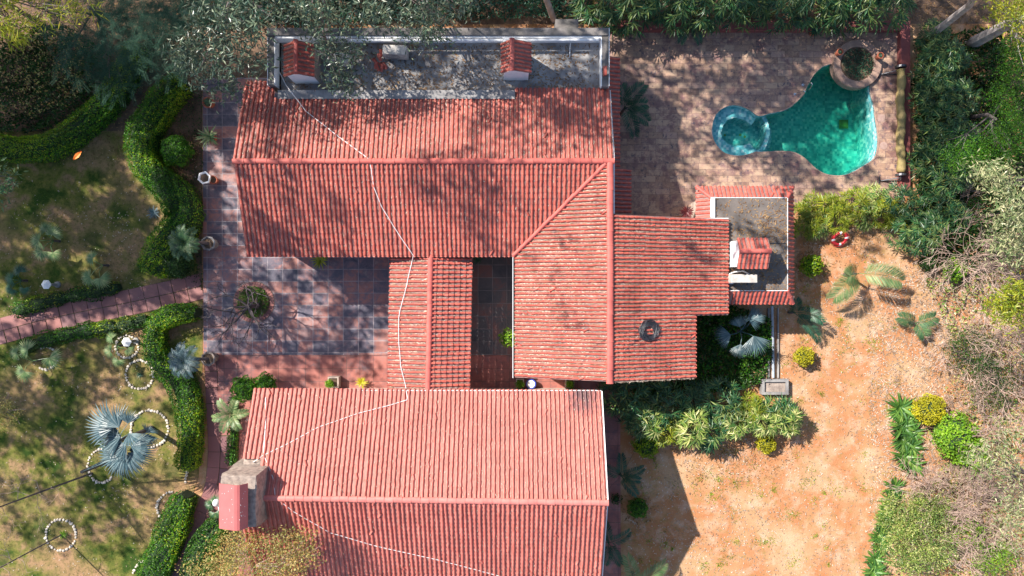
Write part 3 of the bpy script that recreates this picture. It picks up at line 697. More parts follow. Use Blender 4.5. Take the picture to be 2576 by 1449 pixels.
mb.build('wall', M['cream'], sh)
mb = MB(); mb.box(sx0+.1, 3.1, yE+.005, yE+.03, 2.93, 3.02)
for s_ in (1, -1):
    y1_ = yR + s_*3.31
    mb.add([(3.10, yR, zS+.02), (3.13, yR, zS+.02), (3.13, y1_, 3.03), (3.10, y1_, 3.03), (3.10, yR, zS-.13), (3.13, yR, zS-.13), (3.13, y1_, 2.88), (3.10, y1_, 2.88)], [(0,1,2,3),(1,5,6,2),(4,0,3,7)])
mb.build('fascia', M['white'], sh)
# broken patch underlay near the chimney
mb = MB()
for (ya, za, yb, zb) in ((yR, zS-.04, yE, 2.96), (yR, zS-.04, yR-3.31, 2.96)): mb.add([(sx0+.02, ya, za), (3.08, ya, za), (3.08, yb, zb), (sx0+.02, yb, zb)], [(0, 1, 2, 3)])
mb.build('roof_deck', M['mortar'], sh)
# chimney of the south house
cc = thing('_tmp', 'x', 'x'); bpy.data.objects.remove(cc)
cx0, cx1, cy0, cy1 = -9.2, -8.08, -7.55, -5.93
mb = MB(); n_ = 14; V = []
prof_ = [(3.0, .10), (4.0, .07), (4.5, .04), (4.95, .02), (5.08, 0), (5.1, -.03)]
per_ = [(cx0 + (cx1-cx0)*u, cy0) for u in np.linspace(0, 1, 6)[:-1]] + [(cx1, cy0 + (cy1-cy0)*u) for u in np.linspace(0, 1, 8)[:-1]] + [(cx1 - (cx1-cx0)*u, cy1) for u in np.linspace(0, 1, 6)[:-1]] + [(cx0, cy1 - (cy1-cy0)*u) for u in np.linspace(0, 1, 8)[:-1]]
cm_ = np.array(((cx0+cx1)/2, (cy0+cy1)/2)); K_ = len(per_)
for z_, g_ in prof_:
    for q in per_:
        q = np.array(q); w_ = q + unit(q-cm_)*(g_ + random.uniform(-.025, .025)); V.append((w_[0], w_[1], z_))
ch = mb.add(V, [(k*K_+j, k*K_+(j+1) % K_, (k+1)*K_+(j+1) % K_, (k+1)*K_+j) for k in range(len(prof_)-1) for j in range(K_)] + [tuple(range(5*K_, 6*K_))]).build('chimney', M['mortar'], sh)
ch['label'] = 'big mortar chimney under a red sheet metal cap'
xr_ = P(592,0,5.55)[0]; xa, xb = P(550,0,5.3)[0], P(623,0,5.3)[0]; ya, yb = P(0,1330,5.35)[1], P(0,1217,5.35)[1]
mb = MB()
pr = [(xa, 5.27), (xa+.04, 5.34), (xr_-.35*0-.12, 5.50), (xr_-.04, 5.535), (xr_+.04, 5.535), (xr_+.12, 5.51), (xb, 5.30)]
v = [(x_, y_, z_) for y_ in (ya, yb) for x_, z_ in pr] + [(x_, y_, z_-.03) for y_ in (ya, yb) for x_, z_ in pr]; k = len(pr)
f = [(i, i+1, k+i+1, k+i) for i in range(k-1)] + [(2*k+i, 3*k+i, 3*k+i+1, 2*k+i+1) for i in range(k-1)] + [(i, 2*k+i, 2*k+i+1, i+1) for i in range(k-1)] + [(k+i, k+i+1, 3*k+i+1, 3*k+i) for i in range(k-1)] + [(0, k, 3*k, 2*k), (k-1, 3*k-1, 4*k-1, 2*k-1)]
mb.add(v, f)
for u in (.18, .42, .7): 
    x_ = xa + (xb-xa)*u
cap = mb.build('sheet_cap', M['pinkmetal'], ch, smooth=False)
mb = MB()
for i in range(26): 
    x_ = random.uniform(xr_+.1, xb-.05) if i % 2 else random.uniform(xa+.1, xr_-.1); y_ = random.uniform(ya+.1, yb-.1)
    z_ = np.interp(x_, [p_[0] for p_ in pr], [p_[1] for p_ in pr]); mb.lathe((x_, y_, z_-.003), [(.012, 0), (.008, .008)], 6)
mb.build('rivet', M['paintw'], cap)['kind'] = 'stuff'

# ---------------------------------------------------------------- dry leaves on roofs
mb = MB()
litter(mb, (XL, PY_N, ZR), (1, 0, 0), (0, -CS, -SN), .1555, 80, 3.2, 2000, density=lambda u, v: (XL+u < .07) | (PY_N - v*CS > 1.126 + (XL+u-.07)))
litter(mb, (3.36, PY_N, ZR), (-1, 0, 0), (0, CS, -SN), .1555, 81, 2.4, 2600)
tag(mb.build('leaf_litter', LF['litter']), 'dry leaves caught between the tiles of the north wing roof', 'dead leaves', kind='stuff')
mb = MB()
litter(mb, (XRG, PY_N, ZR), (0, -1, 0), (-CS, 0, -SN), .135, 54, 3.25, 8000, (.05, .12), density=lambda u, v: (PY_N-u < 1.126) | (XRG - v*CS > .07 + (PY_N-u-1.126)))
litter(mb, (3.30, -3.12, ZR-.02), (0, 1, 0), (CS, 0, -SN), .1355, 41, 4.58, 14000, (.05, .12), density=lambda u, v: (v < 3.2) | (-3.12+u > -.9))
tag(mb.build('leaf_litter', LF['litter']), 'dense dry leaves filling the tile valleys of the east wing roof', 'dead leaves', kind='stuff')
mb = MB()
litter(mb, (wr_, yN, zr2), U_, d1, .158, 31, 1.45, 1300); litter(mb, (wr_, yN, zr2), U_, d2, .158, 31, 1.45, 1300)
tag(mb.build('leaf_litter', LF['litter']), 'dry leaves scattered over the covered walkway roof', 'dead leaves', kind='stuff')
mb = MB()
litter(mb, (sx0+ncs*sps, yR, zS), (-1, tl, 0), (0, cS, -sS), sps, ncs, 3.55, 900, (.03, .08)); litter(mb, (sx0, yR, zS), (1, -tl, 0), (0, -cS, -sS), sps, ncs, 3.5, 1500, (.03, .08), density=lambda u, v: rng.random(len(u)) < (.15 + v/3.6))
tag(mb.build('leaf_litter', LF['litter']), 'thin dry leaves on the pink tiles of the bottom house', 'dead leaves', kind='stuff')
def flat_litter(mb, x0, x1, y0, y1, z, n, Lr=(.06, .14), clump=True, wd=(.018, .038)):
    k = max(1, n//30)
    cx_ = rng.uniform(x0, x1, k); cy_ = rng.uniform(y0, y1, k); i = rng.integers(0, k, n)
    x_ = np.where(rng.random(n) < .65, cx_[i] + rng.normal(0, .35, n), rng.uniform(x0, x1, n)); y_ = np.where(rng.random(n) < .65, cy_[i] + rng.normal(0, .25, n), rng.uniform(y0, y1, n))
    x_ = np.clip(x_, x0, x1); y_ = np.clip(y_, y0, y1)
    a = rng.random(n)*6.28
    mb.leaves(np.column_stack([x_, y_, z + rng.random(n)*.02]), np.column_stack([np.cos(a), np.sin(a), rng.normal(0, .06, n)]), rng.normal(0, .22, (n, 3)) + np.array((0, 0, 1)), rng.uniform(*Lr, n), rng.uniform(*wd, n), fold=.08)
mb = MB(); flat_litter(mb, -8.0, 3.0, 6.85, 8.4, 3.005, 2600); tag(mb.build('leaf_litter', LF['litter_dark']), 'brown curled leaves scattered over the concrete terrace', 'dead leaves', kind='stuff')
mb = MB(); flat_litter(mb, ax0+.15, ax1-.02, ay0+.05, ay1-.05, 2.405, 1300); tag(mb.build('leaf_litter', LF['litter_dark']), 'dead leaves on the flat annex roof', 'dead leaves', kind='stuff')
mb = MB()
flat_litter(mb, 4.6, 18, -11.5, .6, .012, 9000, (.05, .12)); flat_litter(mb, 10, 20, -1, 4, .012, 2500, (.05, .12))
flat_litter(mb, 14, 21, -12, 1, .014, 14000, (.06, .15)); flat_litter(mb, 16, 21, -12, 1, .03, 8000, (.07, .16))
tag(mb.build('leaf_litter', LF['litter']), 'pale curled leaves strewn over the bare orange yard on the right', 'dead leaves', kind='stuff')
mb = MB(); flat_litter(mb, -20, 21, 9.5, 13, .012, 9000, (.06, .15)); flat_litter(mb, -20.5, -12.5, 5, 11, .012, 4000, (.05, .12)); flat_litter(mb, 15.8, 21, 0, 11, .012, 5000, (.06, .15))
tag(mb.build('leaf_litter', LF['litter_dark']), 'brown leaf fall under the trees along the top edge', 'dead leaves', kind='stuff')
mb = MB(); flat_litter(mb, -20.5, -12.3, -11.5, 5.5, .014, 1500, (.04, .09)); tag(mb.build('leaf_litter', LF['litter']), 'sparse dry leaves on the left lawn', 'dead leaves', kind='stuff')
# grass
def nz(x, y, s=1.0, o=0.0):
    return (np.sin(x*1.7*s+o)+np.sin(y*2.1*s+1.3*o)+np.sin((x+y)*1.1*s+2+o)+np.sin((x-1.3*y)*2.9*s+o))/4
n = 60000; x = rng.uniform(-20.8, -12.2, n); y = rng.uniform(-11.8, 5, n)
keep = (nz(x, y, .9, 1) + .5*nz(x, y, 4.1, 3) + rng.normal(0, .35, n)) > .05; x, y = x[keep], y[keep]; n = len(x)
MBg = MB().leaves(np.column_stack([x, y, np.full(n, .005)]), rdir(n, .5), rdir(n), rng.uniform(.03, .075, n), .012)
tag(MBg.build('grass', LF['grass']), 'patchy thin grass on the left lawn', 'grass', kind='stuff')
kx, ky = rng.uniform(4.6, 15, 420), rng.uniform(-11.8, 1, 420); kk = nz(kx, ky, 1.1, 5) + rng.normal(0, .25, 420) > .0; kx, ky = kx[kk], ky[kk]
n = 9000; i_ = rng.integers(0, len(kx), n); sg = rng.uniform(.04, .2, len(kx))[i_]; x = kx[i_] + rng.normal(0, 1, n)*sg; y = ky[i_] + rng.normal(0, 1, n)*sg
tag(MB().leaves(np.column_stack([x, y, np.full(n, .005)]), rdir(n, .6), rdir(n), rng.uniform(.04, .1, n), .018).build('grass', LF['hedge_yel']), 'sparse weeds on the bare orange yard', 'grass', kind='stuff')

# ---------------------------------------------------------------- paths of slabs
def slab_path(name, label, cl, w, rows, step, z=.03):
    cl = np.array([P(x, y)[:2] for x, y in cl]); seg = np.r_[0, np.cumsum(np.linalg.norm(np.diff(cl, axis=0), axis=1))]
    n = int(seg[-1]/step); ss = np.linspace(0, seg[-1], n+1)
    c_ = np.column_stack([np.interp(ss, seg, cl[:, 0]), np.interp(ss, seg, cl[:, 1])]); tg = unit(np.gradient(c_, axis=0)); nm = np.column_stack([-tg[:, 1], tg[:, 0]])
    mb = MB(); g = .013
    for i in range(n):
        for r_ in range(rows):
            a, b_ = -w/2 + w*r_/rows + g, -w/2 + w*(r_+1)/rows - g; j = random.uniform(-.012, .012)
            e0, e1 = c_[i] + tg[i]*(g+j), c_[i+1] - tg[i+1]*(g+j)
            mb.prism([tuple(e0+nm[i]*a), tuple(e0+nm[i]*b_), tuple(e1+nm[i+1]*b_), tuple(e1+nm[i+1]*a)], 0, z + random.uniform(-.004, .004), rnd=random.random())
    o = mb.build(name, M['pathslab']); o['kind'] = 'structure'
    m2 = MB(); q = [tuple(c_[i] + nm[i]*w/2) for i in range(n+1)] + [tuple(c_[i] - nm[i]*w/2) for i in range(n, -1, -1)]
    o2 = sheet(name + '_joints', LFsoil, q, .012); return o
LFsoil = simple('mossy_joint', (.05, .065, .02), (.11, .08, .05), 12, .95)
slab_path('garden_path', '', [(-60,850),(80,812),(200,785),(330,760),(430,738),(508,720)], 1.02, 2, .565)
slab_path('side_path', '', [(545,893),(548,960),(552,1040),(556,1120),(552,1200),(541,1250),(515,1310),(485,1380),(455,1450),(430,1520)], .98, 2, .62)

# ---------------------------------------------------------------- plants
def hedge(label, pts, w, h, mat, name='hedge', dens=560, mat2=None, group='clipped garden hedges', dark='hedge_dark', lumpy=.17, leaf=.055):
    pts = np.array([P(x, y, h*.6)[:2] for x, y in pts]); k = 6
    q = []
    for i in range(len(pts)-1):
        a, b_, c_, d = pts[max(0, i-1)], pts[i], pts[i+1], pts[min(len(pts)-1, i+2)]
        for j in range(k):
            u = j/k; q.append(.5*((2*b_)+(-a+c_)*u+(2*a-5*b_+4*c_-d)*u*u+(-a+3*b_-3*c_+d)*u**3))
    q.append(pts[-1]); q = np.array(q)
    seg = np.r_[0, np.cumsum(np.linalg.norm(np.diff(q, axis=0), axis=1))]; Lt = seg[-1]
    mid = q[len(q)//2]; o = thing(name, label, 'hedge' if name == 'hedge' else 'shrub', (mid[0], mid[1], 0), group)
    W = lambda s_: (w if np.isscalar(w) else np.interp(s_, np.linspace(0, Lt, len(w)), w))
    ns = max(6, int(Lt/.15)); ss = np.linspace(0, Lt, ns)
    tg = unit(np.gradient(np.column_stack([np.interp(ss, seg, q[:, 0]), np.interp(ss, seg, q[:, 1])]), axis=0))
    mb = MB(); V = []; prof = [(-1, 0), (-1.0, .6), (-.8, .88), (-.3, 1), (.3, 1), (.8, .88), (1.0, .6), (1, 0)]
    for i, s_ in enumerate(ss):
        c_ = np.array((np.interp(s_, seg, q[:, 0]), np.interp(s_, seg, q[:, 1]))); nm = np.array((-tg[i][1], tg[i][0])); e = min(1, .55 + min(s_, Lt-s_)*2.5)
        for a, b_ in prof: r_ = (W(s_)/2-.07)*e; V.append((*(c_+nm*a*r_), max(0, b_*(h-.07)*(.85+.15*e))))
    kp = len(prof); f = [(i*kp+j, (i+1)*kp+j, (i+1)*kp+j+1, i*kp+j+1) for i in range(ns-1) for j in range(kp-1)] + [tuple(range(kp)), tuple(range((ns-1)*kp+kp-1, (ns-1)*kp-1, -1))]
    mb.add(V, f); mb.build('branches', LFcore, o)
    n = int(Lt*(np.mean(w)+2*h*.7)*dens*1.6)
    s_ = rng.random(n)*Lt; c_ = np.column_stack([np.interp(s_, seg, q[:, 0]), np.interp(s_, seg, q[:, 1])])
    tx_ = np.column_stack([np.interp(s_, ss, tg[:, 0]), np.interp(s_, ss, tg[:, 1])]); tx_ = unit(tx_); nm = np.column_stack([-tx_[:, 1], tx_[:, 0]])
    ww = np.array([W(v_) for v_ in s_]) if not np.isscalar(w) else np.full(n, w)
    e = np.minimum(1, .62 + np.minimum(s_, Lt-s_)*2.2)
    side = rng.random(n) < (1.1*h/(np.mean(w)+1.1*h)); a = np.where(side, np.sign(rng.random(n)-.5)*1.0, rng.uniform(-1, 1, n)); z = np.where(side, rng.random(n)**.8*h, h*(1-.16*np.abs(a)**4))
    lump = nz(c_[:, 0]*1.2+a*1.3, c_[:, 1]*1.2-a, 1.8, 2)
    a = a*(1 + np.where(side, lump*lumpy*.8, 0)); z = z + np.where(side, 0, lump*lumpy) + rng.normal(0, .02, n)
    p = np.column_stack([c_ + nm*(a*ww/2*e)[:, None], z])
    out = np.column_stack([nm*a[:, None]*np.where(side, 1, .35)[:, None], np.where(side, .35, 1.2)])
    nr = unit(unit(out)*1.0 + rng.normal(0, .55, (n, 3))); d = unit(np.cross(nr, rng.normal(size=(n, 3))) + nr*.25)
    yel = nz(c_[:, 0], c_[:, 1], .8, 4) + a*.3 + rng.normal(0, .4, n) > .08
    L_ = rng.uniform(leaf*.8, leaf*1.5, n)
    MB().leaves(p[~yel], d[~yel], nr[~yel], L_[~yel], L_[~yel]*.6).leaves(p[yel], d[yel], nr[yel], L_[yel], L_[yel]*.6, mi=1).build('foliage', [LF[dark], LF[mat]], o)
    return o
LFcore = simple('shrub_core', (.012, .03, .01), (.02, .04, .012), 9, .95)
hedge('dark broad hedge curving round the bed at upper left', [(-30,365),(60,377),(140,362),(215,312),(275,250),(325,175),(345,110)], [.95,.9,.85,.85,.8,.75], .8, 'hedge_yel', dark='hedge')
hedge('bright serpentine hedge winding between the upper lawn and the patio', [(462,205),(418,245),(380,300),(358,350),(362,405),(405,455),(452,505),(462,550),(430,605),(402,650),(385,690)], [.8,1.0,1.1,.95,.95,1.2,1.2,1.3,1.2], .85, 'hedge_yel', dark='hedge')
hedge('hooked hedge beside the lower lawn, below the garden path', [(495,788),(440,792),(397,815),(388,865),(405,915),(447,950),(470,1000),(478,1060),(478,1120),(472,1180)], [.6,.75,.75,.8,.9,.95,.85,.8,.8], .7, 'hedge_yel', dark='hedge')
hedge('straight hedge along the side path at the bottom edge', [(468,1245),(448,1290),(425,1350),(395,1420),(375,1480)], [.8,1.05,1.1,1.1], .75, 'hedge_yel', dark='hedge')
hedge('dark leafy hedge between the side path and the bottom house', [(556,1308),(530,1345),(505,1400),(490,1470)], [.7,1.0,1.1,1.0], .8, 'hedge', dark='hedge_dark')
hedge('narrow creeper strip between the side path and the house', [(585,1000),(587,1060),(585,1120),(582,1170)], [.32,.4,.3,.3], .3, 'hedge', name='shrub', group=None, lumpy=.3)
LW = 'low shrubs edging the garden path'
for i, (x, y, w_, lab) in enumerate([(55,778,26,'leftmost low shrub above the garden path'),(95,765,28,'second low shrub from the left above the garden path'),(140,752,28,'middle low shrub above the garden path'),(190,742,26,'yellowish low shrub above the garden path below the small palm'),(235,735,28,'low shrub above the garden path under the fan leaf'),(278,727,24,'rightmost low shrub above the garden path'),
      (70,868,26,'leftmost dark low shrub below the garden path'),(115,855,27,'dark low shrub below the path above the left stone ring'),(165,842,27,'dark green low shrub below the middle of the path'),(215,832,30,'yellow green low shrub below the garden path'),(262,826,30,'bright low shrub below the garden path'),(318,815,26,'dark low shrub above the upper stone ring'),(350,806,22,'small low shrub joining the hooked hedge')]):
    hedge(lab, [(x-w_*.85, y+5), (x, y), (x+w_*.85, y-6)], w_*1.35/SC, .38, ['hedge', 'hedge_yel', 'bamboo_yel'][i % 3] if i not in (6, 7, 8) else 'hedge', name='shrub', group=LW, lumpy=.35, dens=380)
def ball(label, px, py, r_px, mat, h=None, dens=900, leaf=.05, cat='shrub', name='round_bush', group=None, irr=.11, trunk=True):
    r = r_px/SC; h = h or r*1.0; x, y, _ = P(px, py, h); o = thing(name, label, cat, (x, y, 0), group)
    n = int(dens*r*r*12); d = unit(rng.normal(size=(n, 3))); d[:, 2] = np.abs(d[:, 2])*1.0 - .35*(rng.random(n) < .35); d = unit(d)
    lump = 1 + irr*nz(d[:, 0]*3+px, d[:, 1]*3+py, 1.6, 1)*2 + rng.normal(0, .03, n)
    p = np.column_stack([x, y, h]) + d*(r*lump)[:, None]*np.array((1, 1, .85)); p[:, 2] = np.maximum(p[:, 2], .03)
    nr = unit(d + rng.normal(0, .5, (n, 3))); dd = unit(np.cross(nr, rng.normal(size=(n, 3))) + nr*.3)
    L_ = rng.uniform(leaf*.8, leaf*1.5, n)
    mb = MB(); pr_ = [(math.sin(a)*(r-.06), h - math.cos(a)*(r-.06)*.85) for a in np.linspace(.35, math.pi-.05, 8)]
    mb.lathe((x, y, 0), [(a, max(.02, b_)) for a, b_ in pr_], 14); mb.tube([(x, y, 0), (x, y, max(.15, h-r*.5))], .03, 5)
    mb.build('branches', LFcore, o)
    MB().leaves(p, dd, nr, L_, L_*.6).build('foliage', LF[mat], o); return o
ball('round clipped bush right of the serpentine hedge, near the upper patio pots', 445, 380, 36, 'hedge', .5)
ball('dark round clipped bush at the lower end of the serpentine hedge', 450, 664, 35, 'hedge_dark', .5)
ball('large round bush at the corner of the bottom house and the patio', 617, 978, 30, 'hedge', .6)
ball('smaller round bush beside the large one at the bottom house corner', 668, 964, 24, 'hedge', .5)
ball('dark round bush in the shade right of the bottom house', 1604, 1277, 23, 'hedge', .35)
ball('golden round bush in the yard below the annex', 2022, 897, 22, 'gold', .38, 700, .06)
ball('yellow green bush close to the right wall of the annex', 2040, 669, 24, 'hedge_yel', .4, 500, .07)
ball('dark spotted bush between the large palm and the dry brush', 2336, 661, 20, 'hedge_dark', .3, 500, .06, irr=.15)
ball('bright green leafy bush at the edge of the dry brush', 2398, 680, 24, 'lime', .35, 350, .08, irr=.2)
ball('bright golden shrub at the top of the broad leaved row', 2336, 1029, 34, 'gold', .6, 500, .07, irr=.12)
ball('large lime green bush right of the broad leaved row', 2395, 1095, 46, 'lime', .7, 380, .09, irr=.2)
ball('lime green bush leaning out behind the large one', 2435, 1140, 38, 'lime', .6, 380, .09, irr=.25)
ball('golden bush half hidden under the bamboo at its right end', 1927, 1116, 22, 'gold', .3, 600, .06)
ball('yellow tipped bush under the left end of the bamboo', 1625, 1118, 30, 'hedge_yel', .5, 500, .06, irr=.15)
ball('leafy bush under the roof edge in the dark courtyard', 1278, 850, 18, 'lime', 1.2, 400, .07, irr=.2)
ball('tiny dark shrub on the edge of the right footpath', 1550, 1255, 12, 'hedge_dark', .2, 400, .06, irr=.2)

def tuft(mb, c, n, L, wd, up=.5, droop=.5, seg=4, arc=6.28, a0=0):
    """rosette of arching strap leaves"""
    for i in range(n):
        a = a0 + arc*i/n + random.uniform(-.2, .2); l = L*random.uniform(.7, 1.1); u = random.uniform(.3, 1)*up
        d = np.array((math.cos(a), math.sin(a), 0)); s_ = np.array((-d[1], d[0], 0)); V = []
        for k in range(seg+1):
            t_ = k/seg; pz = u*l*t_*1.4 - droop*l*t_*t_*u*1.6; p = np.array(c) + d*l*t_ + np.array((0, 0, pz)); ww = wd*(1-t_**2.2)*.5+.002
            V += [p - s_*ww, p + np.array((0, 0, -ww*.35)), p + s_*ww]
        f = [(k*3+j, k*3+j+1, (k+1)*3+j+1, (k+1)*3+j) for k in range(seg) for j in (0, 1)]
        mb.add(V, f, rnd=random.random())
    return mb
def fan(mb, c, a, R_, tilt, n=26, spread=2.6, droop=.25, wd=None, up=None):
    """costapalmate fan leaf: blades radiate from c round direction a (radians); tilt lifts the whole fan"""
    ax = np.array((math.cos(a), math.sin(a), 0)); sd_ = np.array((-ax[1], ax[0], 0)); up_ = np.array((0, 0, 1.))
    ax2 = ax*math.cos(tilt) + up_*math.sin(tilt); nn = unit(np.cross(ax2, sd_)); wd = wd or R_*spread/n*.62
    for i in range(n):
        th = -spread + 2*spread*i/(n-1); l = R_*(.72 + .28*math.cos(th*.6))*random.uniform(.9, 1.05)
        d = ax2*math.cos(th) + sd_*math.sin(th); s_ = np.cross(nn, d); V = []
        for k, (t_, w_) in enumerate(((0.02, .12), (.45, 1), (.72, .6), (1, .04))):
            p = np.array(c) + d*l*t_ - up_*droop*l*t_**2.5 + nn*(.02*R_*(i % 2)); ww = wd*w_
            V += [p - s_*ww, p + nn*ww*.5, p + s_*ww]
        f = [(k*3+j, k*3+j+1, (k+1)*3+j+1, (k+1)*3+j) for k in range(3) for j in (0, 1)]
        mb.add(V, f, rnd=min(1, max(0, .5+random.uniform(-.4, .4))))
    return mb
def fan_palm(label, base, fans, mat, stem_h=.4, name='fan_palm', group=None, droop=.2, n=22, trunk_r=.045, spread=1.9):
    x, y, _ = P(*base); o = thing(name, label, 'palm', (x, y, 0), group)
    MB().tube([(x, y, 0), (x+.02, y, stem_h*.6), (x, y, stem_h)], [trunk_r*1.2, trunk_r, trunk_r*.8], 8).build('trunk', M['bark'], o)
    for (px, py, rp, z, ang, tilt) in fans:
        c_ = P(px, py, z); p0 = np.array((x, y, stem_h)); rp = rp*1.25 if rp < 32 else rp
        mb = MB(); mid = (p0+c_)/2 + np.array((0, 0, .15)); mb.tube([p0, mid, c_], [.018, .014, .01], 5)
        fan(mb, c_, R(ang), rp/SC*(1-z/H), R(tilt), n, spread, droop, wd=rp/SC*spread/n*.62)
        mb.build('frond', LF[mat], o)
    return o
# big silver palm on the left lawn: fans given as (px, py, radius px, height, heading deg, tilt deg)
fan_palm('large silver blue fan palm in the stone ring on the lower lawn', (382, 1077),
  [(285,1078,84,2.9,165,5),(300,1075,66,3.1,125,15),(322,1065,44,3.2,85,25),(325,1090,48,3.3,-60,25),(305,1098,84,2.7,185,-5),(372,1088,36,2.3,60,40),(318,1118,60,2.6,-150,0),(330,1122,56,2.6,-10,0),(372,1092,40,2.2,-80,20)], 'silver', 2.2, 'silver_fan_palm', droop=.25, n=17, trunk_r=.09, spread=.95)
fan_palm('silver blue fan palm leaning over the half hidden stone ring', (262, 1163),
  [(312,1145,78,2.3,-150,0),(318,1142,70,2.4,-100,0),(322,1138,62,2.4,-50,5),(310,1135,80,2.3,172,0),(326,1132,66,2.3,0,5)], 'silver', 1.4, 'silver_fan_palm', droop=.3, n=16, trunk_r=.08, spread=.85)
fan_palm('silver fan palm standing in ground cover below the annex', (1845, 830),
  [(1893,803,36,1.3,40,20),(1861,822,38,1.4,100,35),(1838,842,40,1.2,195,5),(1863,866,30,1.1,-95,10),(1895,845,56,1.2,-75,5),(1880,800,44,1.2,5,0)], 'silver', .8, 'silver_fan_palm', droop=.2, n=20, spread=1.0)
FPG = 'small green fan palms on the left lawn'
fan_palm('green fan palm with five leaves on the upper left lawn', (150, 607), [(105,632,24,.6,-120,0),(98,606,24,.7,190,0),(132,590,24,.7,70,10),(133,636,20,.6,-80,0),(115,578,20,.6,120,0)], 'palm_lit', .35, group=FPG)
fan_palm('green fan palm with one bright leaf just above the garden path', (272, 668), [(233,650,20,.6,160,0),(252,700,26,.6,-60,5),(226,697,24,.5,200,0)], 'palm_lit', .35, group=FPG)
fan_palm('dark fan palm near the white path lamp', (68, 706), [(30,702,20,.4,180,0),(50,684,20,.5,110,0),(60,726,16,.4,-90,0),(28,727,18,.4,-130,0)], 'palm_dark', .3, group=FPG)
fan_palm('fan palm in the small stone ring at the left edge', (100, 905), [(70,880,26,.7,150,0),(125,900,30,.7,-50,10),(62,935,26,.6,-120,0),(42,888,20,.6,180,0)], 'palm_lit', .4, group=FPG)
fan_palm('small fan palm in the upper stone ring', (312, 868), [(281,852,16,.6,150,0),(277,884,18,.6,190,0),(297,906,18,.6,-110,0),(322,878,16,.6,-40,20)], 'palm_lit', .4, group=FPG)
fan_palm('grey fan palm seedling beside the lamp on the chimney', (537, 1281), [(541,1262,16,.6,100,0),(530,1270,16,.6,190,0),(541,1290,18,.6,-80,0)], 'palm', .3, group=None)
def rosette(label, px, py, rp, z, mat, n=26, up=.5, wd=.035, name='spiky_plant', cat='plant', group=None, droop=.5):
    x, y, _ = P(px, py, z); o = MB(); tuft(o, (x, y, z), n, rp/SC, wd, up, droop)
    return tag(o.build(name, LF[mat], None, origin=(x, y, z)), label, cat, group)
rosette('small dark agave rosette left of the serpentine hedge', 387, 535, 19, .03, 'silver', 30)
rosette('variegated spiky plant under the patio eave', 806, 654, 26, .4, 'bamboo_yel', 26, .35, .05)
rosette('yellow spiky plant in front of the bottom house eave', 910, 962, 18, .25, 'gold', 24, .4, .045)
rosette('fern under the eave in the dark courtyard', 1200, 650, 18, .4, 'palm_dark', 24, .4, .04)
rosette('tiny grass tuft in the lowest stone ring', 483/1.0*0+352, 943, 12, .02, 'palm_dark', 12, .5, .03)
rosette('dark red leaved plant against the east wing roof edge', 1727, 535, 20, .9, 'redleaf', 22, .4, .07)
rosette('bright grass tuft at the foot of the bare pole tree', 160, 1345, 13, .02, 'lime', 22, .4, .03)
rosette('small cordyline by the bottom house chimney foot', 597, 1340, 17, .3, 'autumn', 24, .5, .03)

def feather(mb, p0, ang, L, rise, droop, Lf=.4, n=34, wd=.022, vee=.4, curl=0.0):
    n = int(n*1.45); wd *= .62
    pts = []; d = np.array((math.cos(ang), math.sin(ang), 0)); cur = np.array(p0, float); m_ = 14; a = ang; sl = rise
    for k in range(m_+1):
        pts.append(cur.copy()); d = np.array((math.cos(a)*math.cos(sl), math.sin(a)*math.cos(sl), math.sin(sl))); cur = cur + d*L/m_; sl -= droop/m_; a += curl/m_
    pts = np.array(pts); mb.tube(pts, np.linspace(.016, .004, m_+1), 4)
    tt = np.linspace(.15, 1, n); P_ = np.column_stack([np.interp(tt, np.linspace(0, 1, m_+1), pts[:, i]) for i in range(3)]); T = unit(np.gradient(P_, axis=0))
    for s_ in (-1, 1):
        sd_ = unit(np.cross(T, (0, 0, 1)))*s_; up_ = np.cross(sd_, T)*s_
        up_ = np.where(up_[:, 2:3] < 0, -up_, up_)
        f_ = .35 + .65*np.sin(np.clip(tt, .1, 1)*math.pi*.8+.35)
        dd = unit(sd_ + T*(.45 + .7*tt)[:, None] + up_*vee*.5 + rng.normal(0, .05, (n, 3))); ll = Lf*f_*rng.uniform(.9, 1.05, n)
        # two-part leaflet, tip droops
        mid = P_ + dd*(ll*.55)[:, None]
        mb.leaves(P_, dd, up_, ll, wd*1.4, fold=.1)
        d2 = unit(dd - np.array((0, 0, .35))); mb.leaves(mid - dd*(ll*.1)[:, None], d2, up_, ll*.5, wd, fold=.1)
    return mb
def feather_palm(label, base, z, fr, mat, name='feather_palm', group=None, Lf=.38, n=34, stem=True, wd=.022):
    x, y, _ = P(*base); o = thing(name, label, 'palm', (x, y, 0), group)
    MB().tube([(x, y, 0), (x, y, z)], [.07, .045], 8).build('trunk', M['bark'], o)
    for f_ in fr:
        (ang, L, rise, droop) = f_[:4]; mb = MB(); feather(mb, (x, y, z), R(ang), L, R(rise), R(droop), Lf, n, wd, curl=R(f_[4]) if len(f_) > 4 else 0); mb.build('frond', LF[mat], o)
    return o
feather_palm('large feather palm with two big fronds in the right yard', (2125, 690), .9, [(2,1.8,45,85,-25),(215,1.45,50,95,20),(190,.7,70,60)], 'palm_lit', Lf=.62, n=64, wd=.022)
feather_palm('dull green feather palm right of the annex corner', (1985, 785), .4, [(-42,1.6,35,75,-15),(10,1.2,60,70,-60),(100,.7,70,60)], 'palm_dark', Lf=.36, n=40)
feather_palm('hazy feather palm at the middle of the right yard', (2290, 812), .3, [(160,.75,45,75),(20,.8,50,80),(-60,.6,50,70)], 'palm', Lf=.42, n=36)
feather_palm('pale arching feather palm at the bottom edge of the yard', (1590, 1440), .8, [(40,1.5,45,100,-20),(-20,1.2,45,80),(110,1.2,50,80),(-80,1.2,40,70),(190,1.0,50,70)], 'palm_lit', Lf=.42, n=40)
